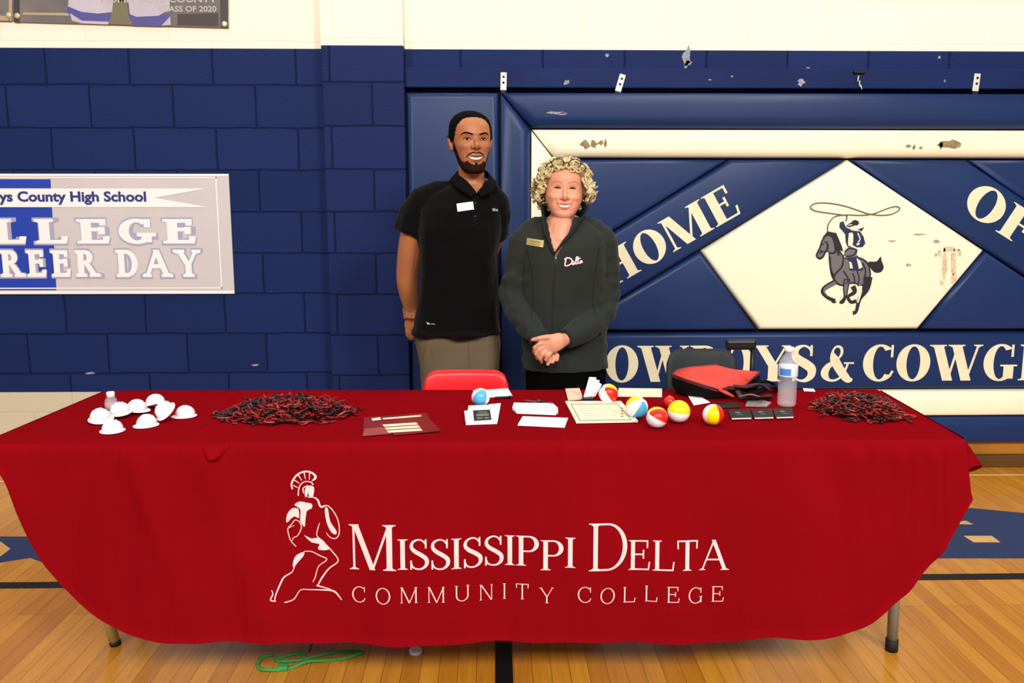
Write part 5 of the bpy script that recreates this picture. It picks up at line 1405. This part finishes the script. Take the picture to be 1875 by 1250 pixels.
# turned-down collar
def ribbon(path, up, height, th, m, name, parent, n=5):
    """a standing or turned band: path of points, up vectors, heights"""
    P = cr([tuple(p) + tuple(u) + (h,) for p, u, h in zip(path, up, height)], n)
    mb = MB(); vs = []
    for q in P:
        p, u, h = Vector(q[:3]), Vector(q[3:6]).normalized(), q[6]
        for t in (0, .33, .66, 1): vs.append(p + u * h * t)
    K = len(P)
    mb.add(vs, [(i * 4 + j, (i + 1) * 4 + j, (i + 1) * 4 + j + 1, i * 4 + j + 1) for i in range(K - 1) for j in range(3)])
    o = mb.build(name, m, parent)
    s_ = o.modifiers.new('thick', 'SOLIDIFY'); s_.thickness = th; s_.offset = 0
    return o
cpts = [M(872, 352, -.105), M(856, 333, -.085), M(838, 318, -.02), M(843, 311, .05), M(866, 309, .075), M(888, 312, .05), M(895, 322, -.02), M(889, 336, -.08), M(874, 352, -.105)]
cup = [(-.55, -.35, -.55), (-.6, -.45, -.62), (-.75, -.2, -.75), (-.5, .4, -.8), (0, .5, -.8), (.5, .4, -.8), (.75, -.2, -.75), (.6, -.45, -.62), (.55, -.35, -.55)]
ribbon(cpts, cup, [.030, .050, .046, .042, .04, .042, .044, .048, .028], .006, m_polo2, 'collar', man)
front_patch(pb, st([(M(872, 354).x, M(872, 354).z), (M(871, 380).x, M(871, 380).z), (M(869, 415).x, M(869, 415).z)], [.022, .024, .024], 8), m_polo2, 'placket', man, .0035)
m_btn = mat('black_button', (40, 40, 42), .3)
for py in (372, 396):
    h = pb.ray_cast(Vector((M(871, py).x, 2.5, M(871, py).z)), Vector((0, 1, 0)))[0]
    MB().lathe([(0, -.002), (.0045, -.002), (.005, 0), (.0045, .002), (0, .002)], 12, M=Matrix.Translation(h - Vector((0, .0055, 0))) @ Matrix.Rotation(PI / 2, 4, 'X')).build('button', m_btn, man)
# sleeve hem band, name sticker, small chest print and hem print
m_tagw = mat('white_name_sticker', (248, 246, 250), .5); m_prn = mat('pale_shirt_print', (176, 176, 180), .5)
def mq(P): return [(M(x, y).x, M(x, y).z) for x, y in P]
def dense(P, n=6):
    (a, b, c, d) = P; out = []
    g = lambda u, v: tuple((a[k] * (1 - u) + b[k] * u) * (1 - v) + (d[k] * (1 - u) + c[k] * u) * v for k in (0, 1))
    for i in range(n):
        for j in range(n): out.append([g(i / n, j / n), g((i + 1) / n, j / n), g((i + 1) / n, (j + 1) / n), g(i / n, (j + 1) / n)])
    return out
front_patch(pb, dense(mq([(838, 373), (867, 369), (869, 383), (840, 387)])), m_tagw, 'name_sticker', man, .0035)
front_patch(pb, dense(mq([(902, 381), (904, 381), (904, 386), (902, 386)]), 2) + dense(mq([(904.5, 381.5), (907, 381.5), (907, 386), (904.5, 386)]), 2) + dense(mq([(907.8, 382.5), (911.5, 383), (911.5, 386.5), (907.8, 386)]), 2), m_prn, 'chest_print', man, .003)
front_patch(pb, dense(mq([(784, 583), (789, 584.5), (792, 587), (786, 587.5)]), 2) + dense(mq([(793, 585.5), (800, 586), (800, 587.2), (793, 586.8)]), 2), m_prn, 'hem_print', man, .003)
# trousers
tb = MB()
TR = [mring(735, 776, 908, -.085, .105), mring(700, 775, 912, -.11, .118), mring(660, 768, 915, -.118, .123), mring(625, 761, 916, -.122, .122), mring(607, 762, 914, -.118, .114)]
rings(tb, TR, 30, 2.5)
for lg in legs:
    tb.tube([lg[0], lg[0].lerp(lg[1], .5), lg[1], lg[1].lerp(lg[2], .6), lg[2] - Vector((0, 0, .06))], [(.088, .095), (.082, .088), (.072, .076), (.066, .072), (.064, .072)], 18)
V, F, N = grow(tb, .006, 3, 'trousers')
fold_noise(V, N, .007, 9, 5.5, (1.3, 1, .6))
tr = put(V, F, 'trousers', m_khaki, man)
tbv = BVHTree.FromPolygons(V, F)
m_seam = mat('khaki_seam', (92, 78, 62), .8)
front_patch(tbv, st(mq([(859, 614), (860, 640), (862, 690)]), [.004, .004, .004], 10), m_seam, 'fly_seam', man, .0015)
front_patch(tbv, st(mq([(784, 616), (780, 634), (777, 655)]), [.003, .003, .003], 6), m_seam, 'pocket_seam', man, .0015)
m_shoe = mat('dark_shoe_leather', (30, 24, 22), .45)
for lg in legs:
    q = MB(); shoe(q, lg[2].x, lg[2].y); q.build('shoe', m_shoe, man)

# ---------------------------------------------------------------- the woman in the charcoal jacket
WY = 3.56
def W(px, py, dy=0.0): return at_y(px, py, WY + dy)
woman = thing('person', 'smiling woman with short curly blonde hair in a charcoal zip jacket, hands clasped in front', 'person', (W(1030, 600).x, WY, 0))
m_wskin = mat('fair_pink_skin', (222, 154, 126), .45, .4, var=.06, vscale=10, sss=.10)
m_blond = mat('ash_blonde_hair', (206, 188, 140), .6, .4, var=.25, vscale=60); m_blond2 = mat('golden_blonde_hair', (220, 206, 166), .6, .4, var=.15, vscale=60); m_blond3 = mat('dark_blonde_hair', (136, 108, 66), .6, .3, var=.25, vscale=60)
m_jack = mat('charcoal_softshell', (42, 46, 43), .8, .12, var=.06, vscale=6, bump=.08, bscale=500, sheen=.08); m_jack2 = mat('charcoal_collar', (36, 40, 37), .8, .12); m_zip = mat('dark_zip', (20, 20, 20), .5)
m_wlip = mat('rose_lips', (196, 104, 100), .4); m_wbrow = mat('light_brown_brow', (158, 112, 78), .7); m_blk = mat('black_trousers_knit', (6, 6, 7), .9, .05)
hw_ = Head(W(1030, 399.5), .226, yaw=-1, roll=2, pitch=0, wide=1.0, eye=.530, nose=.335, mouth=.232, jaw=1.12, jaw_z=.30, brow=.2)
mb = MB(); hw_.volume(mb)
def wring(py, xa, xb, dy0, dy1, sh=0.0):
    a, b_ = W(xa, py), W(xb, py)
    return (a.z, a.x + sh, b_.x - sh, WY + dy0 + sh, WY + dy1 - sh)
WT = [(735, 966, 1108, -.11, .13), (700, 960, 1112, -.12, .135), (672, 958, 1113, -.13, .14), (640, 957, 1112, -.13, .14), (600, 956, 1112, -.125, .13), (560, 957, 1110, -.125, .125), (520, 957, 1108, -.135, .12), (480, 955, 1108, -.145, .12), (450, 955, 1110, -.14, .12), (430, 960, 1108, -.12, .115), (415, 972, 1094, -.095, .105), (403, 990, 1074, -.07, .09), (393, 1002, 1060, -.055, .075)]
rings(mb, [wring(*r, sh=.013) for r in WT], 28, 2.4)
mb.tube([W(1028, 440, -.02), W(1028, 415, .01), W(1029, 385, .01), W(1030, 368, .0)], [.058, .050, .046, .045], 18)
# chest inside the open collar
mb.tube([W(1014, 470, -.085), W(1018, 440, -.075), W(1024, 412, -.05)], [(.045, .03), (.055, .035), (.06, .04)], 14, dome=True)
aL = [W(962, 438, .0), W(948, 495, .005), W(941, 550, -.01), W(962, 592, -.10), W(990, 622, -.165)]
aR = [W(1100, 440, .0), W(1108, 500, .01), W(1106, 558, -.005), W(1075, 597, -.11), W(1036, 620, -.185)]
for A_ in (aL, aR):
    mb.tube([tuple(p) for p in cr([tuple(p) for p in A_], 4)], [q[0] for q in cr([(.048,), (.042,), (.036,), (.031,), (.025,)], 4)], 14, dome=True)
# her left hand laid over the right: back of the hand to the front, fingers bent down over it
HD = -.215
mb.tube([W(1036, 622, HD + .025), W(1026, 624, HD + .004), W(1012, 629, HD - .004), W(1000, 634, HD)], [(.024, .018), (.034, .019), (.039, .018), (.036, .014)], 16, up=(0, 1, 0), dome=True)
fing = [((1000, 625), (988, 630), (979, 636), (978, 645)), ((999, 632), (988, 640), (982, 648), (984, 656)), ((1002, 639), (994, 648), (989, 656), (992, 663)), ((1009, 643), (1004, 651), (1000, 658), (1003, 664))]
for i, f in enumerate(fing):
    mb.tube([W(*f[0], HD - .002), W(*f[1], HD - .012), W(*f[2], HD - .004), W(*f[3], HD + .014)], [.0105, .0098, .0090, .0072], 12, dome=True)
mb.tube([W(1016, 618, HD), W(1002, 617, HD - .010), W(988, 619, HD - .010), W(975, 622, HD)], [.013, .0115, .0098, .0075], 12, dome=True)
# right hand under it
mb.tube([W(985, 618, -.165), W(995, 628, -.185), W(1006, 637, -.19)], [(.022, .016), (.033, .015), (.034, .014)], 14, up=(0, 1, 0), dome=True)
for i, f in enumerate((((1008, 646), (1014, 655), (1012, 663)), ((1014, 644), (1021, 651), (1020, 659)), ((1003, 648), (1007, 659), (1003, 667)))):
    mb.tube([W(*f[0], -.195), W(*f[1], -.20), W(*f[2], -.21)], [.0095, .009, .0072], 10, dome=True)
wl_ = []
for px in (1000, 1072):
    h = W(px, 700, .0)
    wl_.append([Vector((h.x, WY + .005, h.z)), Vector((h.x + .005, WY, .45)), Vector((h.x + .01, WY + .03, .09))])
    mb.tube([wl_[-1][0], wl_[-1][1], wl_[-1][2], Vector((h.x + .01, WY + .02, .03))], [.075, .05, .032, .032], 16, dome=True)
V, F, N = grow(mb, .0032, 2, 'woman')
hw_.sculpt(V, 1.5)
hw_.bind(V, F)
put(V, F, 'body', m_wskin, woman)
smile_mouth(hw_, woman, .132, m_wlip)
face_eyes(hw_, woman, m_wbrow, sep=.135, w=.056, op=.010, brow_z=.098, brow_w=.010, iris=mat('grey_iris', (70, 70, 66), .2))
hw_.patch([almond(.026, hw_.nose - .004, .013, .006)] + [almond(-.026, hw_.nose - .004, .013, .006)], mat('nostril_shade', (110, 60, 50), .7), 'nostril', woman, .001)
m_nail = mat('pale_nail', (240, 204, 196), .3)
# hair: a cap of waves and many curls
whl = [(0, .86), (25, .85), (40, .78), (52, .66), (62, .52), (72, .42), (85, .36), (110, .28), (180, .12)]
hw_.shell(lambda f, q: min(.010 + .018 * max(0, min(1, (math.degrees(f) - 40) / 40)) * max(.1, min(1, (1.02 - q.z) / .35)), (q.z - interp(whl, math.degrees(f))) * .20) if q.z > .05 else -.01, m_blond3, 'hair', woman, fuzz=.002)
rr = random.Random(12); cm = [MB(), MB(), MB()]
C0 = hw_.w2(0, .02, .5)
cnt = 0
while cnt < 560:
    az = rr.uniform(0, 2 * PI); el = math.asin(rr.uniform(-.75, .99))
    d = hw_.R @ Vector((math.sin(az) * math.cos(el), -math.cos(az) * math.cos(el), math.sin(el)))
    h = hw_.bvh.ray_cast(C0 + d * .4, -d, .4)
    if h[0] is None: continue
    q = hw_.loc(h[0]); f = math.degrees(az if az < PI else 2 * PI - az)
    lim = interp(whl, f)
    if q.z < lim - .02: continue
    cnt += 1
    side = max(0, min(1, (f - 40) / 40))
    vol = .012 + .027 * side * max(.1, min(1, (1.02 - q.z) / .35))
    rad = rr.uniform(.007, .0135); lenh = rr.uniform(.006, .018); lift = rr.uniform(.45, 1.0) * vol
    c0 = h[0] + d * (lift + .002)
    ax = (d * rr.uniform(.3, 1.0) + Vector((rr.uniform(-.6, .6), rr.uniform(-.6, .6), rr.uniform(-.9, .1)))).normalized()
    u = ax.orthogonal().normalized(); v_ = ax.cross(u); ph = rr.uniform(0, 6.3); turns = rr.uniform(.9, 1.6); K = 15
    pts = [c0 + ax * lenh * (i / K - .4) + (u * math.cos(ph + 2 * PI * turns * i / K) + v_ * math.sin(ph + 2 * PI * turns * i / K)) * rad * (1 - .3 * i / K) for i in range(K + 1)]
    r0 = rr.uniform(.0024, .0036); mi_ = rr.choices((0, 1, 2), (.50, .36, .14))[0]
    for s_ in range(3):
        o_ = Vector((rr.uniform(-1, 1), rr.uniform(-1, 1), rr.uniform(-1, 1))) * .0042
        cm[mi_].tube([p_ + o_ * (.4 + .8 * i / K) for i, p_ in enumerate(pts)], [(r0 * 1.3 * (1 - .6 * (i / K) ** 3), r0 * .8) for i in range(K + 1)], 5)
for q, m in zip(cm, (m_blond, m_blond2, m_blond3)): q.build('hair_curls', m, woman)
# earrings
m_ear = mat('silver_earring', (220, 214, 206), .25, metal=.8)
for sx in (-1, 1):
    MB().ball(hw_.w2(sx * .36, -.03, .33), .0045, 8).build('earring', m_ear, woman)
# reading glasses pushed up into the hair
m_gl = mat('tortoise_frame', (58, 40, 22), .35); m_lens = mat('glasses_lens', (230, 228, 216), .05, trans=1.0, ior=1.1)
gp = hw_.w2(0, -.30, .99)
gl_ = thing('glasses', 'brown framed reading glasses pushed up on top of the blonde hair', 'glasses', gp)
for sx in (-1, 1):
    fr_ = [hw_.w2(sx * .15 + .105 * math.cos(a), -.40 + .06 * math.sin(a) * -1, .955 + .075 * math.sin(a)) for a in [2 * PI * i / 20 for i in range(21)]]
    rim = MB().tube(fr_, .0021, 8, cap=False).build('rim', m_gl, gl_)
    MB().add(fr_[:20], [tuple(range(20))], 0, False).build('lens', m_lens, rim)
    MB().tube([hw_.w2(sx * .255, -.40, .965), hw_.w2(sx * .33, -.33, .93), hw_.w2(sx * .37, -.10, .84), hw_.w2(sx * .37, .05, .76)], .0022, 8).build('temple_arm', m_gl, gl_)
    MB().ball(hw_.w2(sx * .262, -.405, .965), .0055, 8).build('hinge', m_gl, gl_)
MB().tube([hw_.w2(-.05, -.405, .96), hw_.w2(0, -.41, .975), hw_.w2(.05, -.405, .96)], .002, 8).build('bridge', m_gl, gl_)

# jacket with sleeves
jb = MB()
rings(jb, [wring(*r) for r in WT[2:]], 32, 2.5)
for A_, rr_ in ((aL, (.066, .060, .056, .052, .041)), (aR, (.068, .062, .060, .055, .042))):
    q = [tuple(p) for p in cr([tuple(p) for p in A_], 4)]
    jb.tube(q, [x[0] for x in cr([(r,) for r in rr_], 4)], 18)
for P_, R_ in (([W(1000, 412, .01), W(978, 424, .005), W(963, 441, .0), W(955, 470, .0)], [.050, .058, .064, .064]), ([W(1060, 412, .01), W(1082, 424, .005), W(1098, 441, .0), W(1104, 470, .005)], [.050, .060, .067, .066])):
    jb.tube(P_, R_, 20, dome=True)
    jb.ball(P_[2], R_[2], 10)
V, F, N = grow(jb, .0046, 3, 'jacket')
fold_noise(V, N, .007, 9, 1.7, (1, 1, .7), lambda v: min(1, max(0, (W(1030, 430).z - v.z) / .15)))
fold_noise(V, N, .013, 15, 7.7, (.7, .7, 1.3), lambda v: (1 if (v.x < W(966, 500).x or v.x > W(1094, 500).x) else 0) * min(1, max(0, (W(1030, 470).z - v.z) / .08)))
vj = [(W(x, y).x, W(x, y).z) for x, y in ((1000, 380), (1050, 380), (1044, 405), (1030, 438), (1014, 464), (1007, 440), (1002, 410))]
ztop = W(1030, 396).z
V, F = cut(V, F, lambda v: (v.y < WY - .01 and in_poly(v.x, v.z, vj)) or v.z > ztop)
# open cuffs
jk = put(V, F, 'jacket', m_jack, woman)
jbv = BVHTree.FromPolygons(V, F)
path = [W(1014, 466, -.143), W(1004, 436, -.126), W(1000, 415, -.085), W(998, 408, -.02), W(1004, 400, .05), W(1030, 398, .075), W(1056, 400, .05), W(1063, 408, -.03), W(1052, 418, -.085), W(1032, 440, -.128), W(1015, 466, -.143)]
upv = [(-.2, -.2, .5), (-.4, -.15, .6), (-.3, -.15, .9), (-.2, 0, 1), (-.1, .1, 1), (0, .15, 1), (.1, .1, 1), (.4, 0, .95), (.55, -.2, .8), (.6, -.25, .5), (.25, -.2, .4)]
ribbon(path, upv, [.012, .030, .050, .066, .064, .060, .066, .074, .060, .034, .012], .007, m_jack2, 'collar', woman, 6)
def wq(P): return [(W(x, y).x, W(x, y).z) for x, y in P]
front_patch(jbv, st(wq([(1014, 466), (1011, 500), (1009, 540), (1008, 575), (1008, 606)]), .006, 12), m_zip, 'zip', woman, .002)
front_patch(jbv, st(wq([(1011, 462), (1014, 470)]), .006, 2), m_ear, 'zip_pull', woman, .004)
front_patch(jbv, st(wq([(963, 455), (972, 500), (974, 545), (970, 575)]), .0035, 8), m_jack2, 'seam', woman, .001)
front_patch(jbv, st(wq([(1092, 450), (1083, 500), (1080, 545), (1085, 570)]), .0035, 8), m_jack2, 'seam', woman, .001)
m_gold2 = mat('gold_name_badge', (196, 178, 116), .35, metal=.3); m_bt = mat('badge_lettering', (120, 104, 62), .5)
front_patch(jbv, dense(wq([(964, 434), (993, 438), (991, 450), (962, 446)])), m_gold2, 'name_badge', woman, .005)
front_patch(jbv, dense(wq([(969, 438.5), (987, 441), (987, 442.6), (969, 440.2)]), 3) + dense(wq([(968, 443), (984, 445.3), (984, 446.6), (968, 444.4)]), 3), m_bt, 'badge_lettering', woman, .0056)
# embroidered script "Delta"
m_thr = mat('pink_white_thread', (250, 224, 228), .6); m_thr2 = mat('maroon_thread', (120, 30, 44), .6)
def script(P, w): return st(wq(P), [a * WY / FPX for a in w] if isinstance(w, list) else w * WY / FPX, 5)
dl = script([(1031, 470), (1029, 481), (1034, 481.5), (1041, 477), (1040, 470), (1033, 468), (1028, 471)], 2.1) + script([(1041, 479), (1045, 477), (1044, 474), (1041, 476), (1043, 480), (1047, 478)], 1.7) \
    + script([(1047, 478), (1051, 469), (1050, 466), (1048, 472), (1048.5, 479), (1051, 477)], 1.6) + script([(1053, 466), (1052, 477), (1055, 477)], 1.8) + script([(1049.5, 470.5), (1057, 469)], 1.5) + script([(1059, 473), (1056, 474), (1056, 477.5), (1058.5, 475), (1059, 473), (1059.5, 477)], 1.7)
sh_ = [[(x + .0022, z - .0022) for x, z in p] for p in dl]
front_patch(jbv, sh_, m_thr2, 'lettering_shadow_thread', woman, .0022)
front_patch(jbv, dl, m_thr, 'lettering', woman, .0032)
# trousers and shoes
tb = MB()
rings(tb, [wring(745, 968, 1104, -.10, .12), wring(710, 963, 1108, -.115, .128), wring(680, 962, 1110, -.12, .132), wring(655, 962, 1108, -.118, .128)], 28, 2.4)
for lg in wl_:
    tb.tube([lg[0], lg[0].lerp(lg[1], .5), lg[1], lg[2] - Vector((0, 0, .04))], [(.086, .095), (.078, .085), (.066, .07), (.058, .066)], 18)
V, F, N = grow(tb, .006, 3, 'trousers')
put(V, F, 'trousers', m_blk, woman)
for lg in wl_:
    q = MB(); shoe(q, lg[2].x, lg[2].y, .24, .043); q.build('shoe', m_shoe, woman)
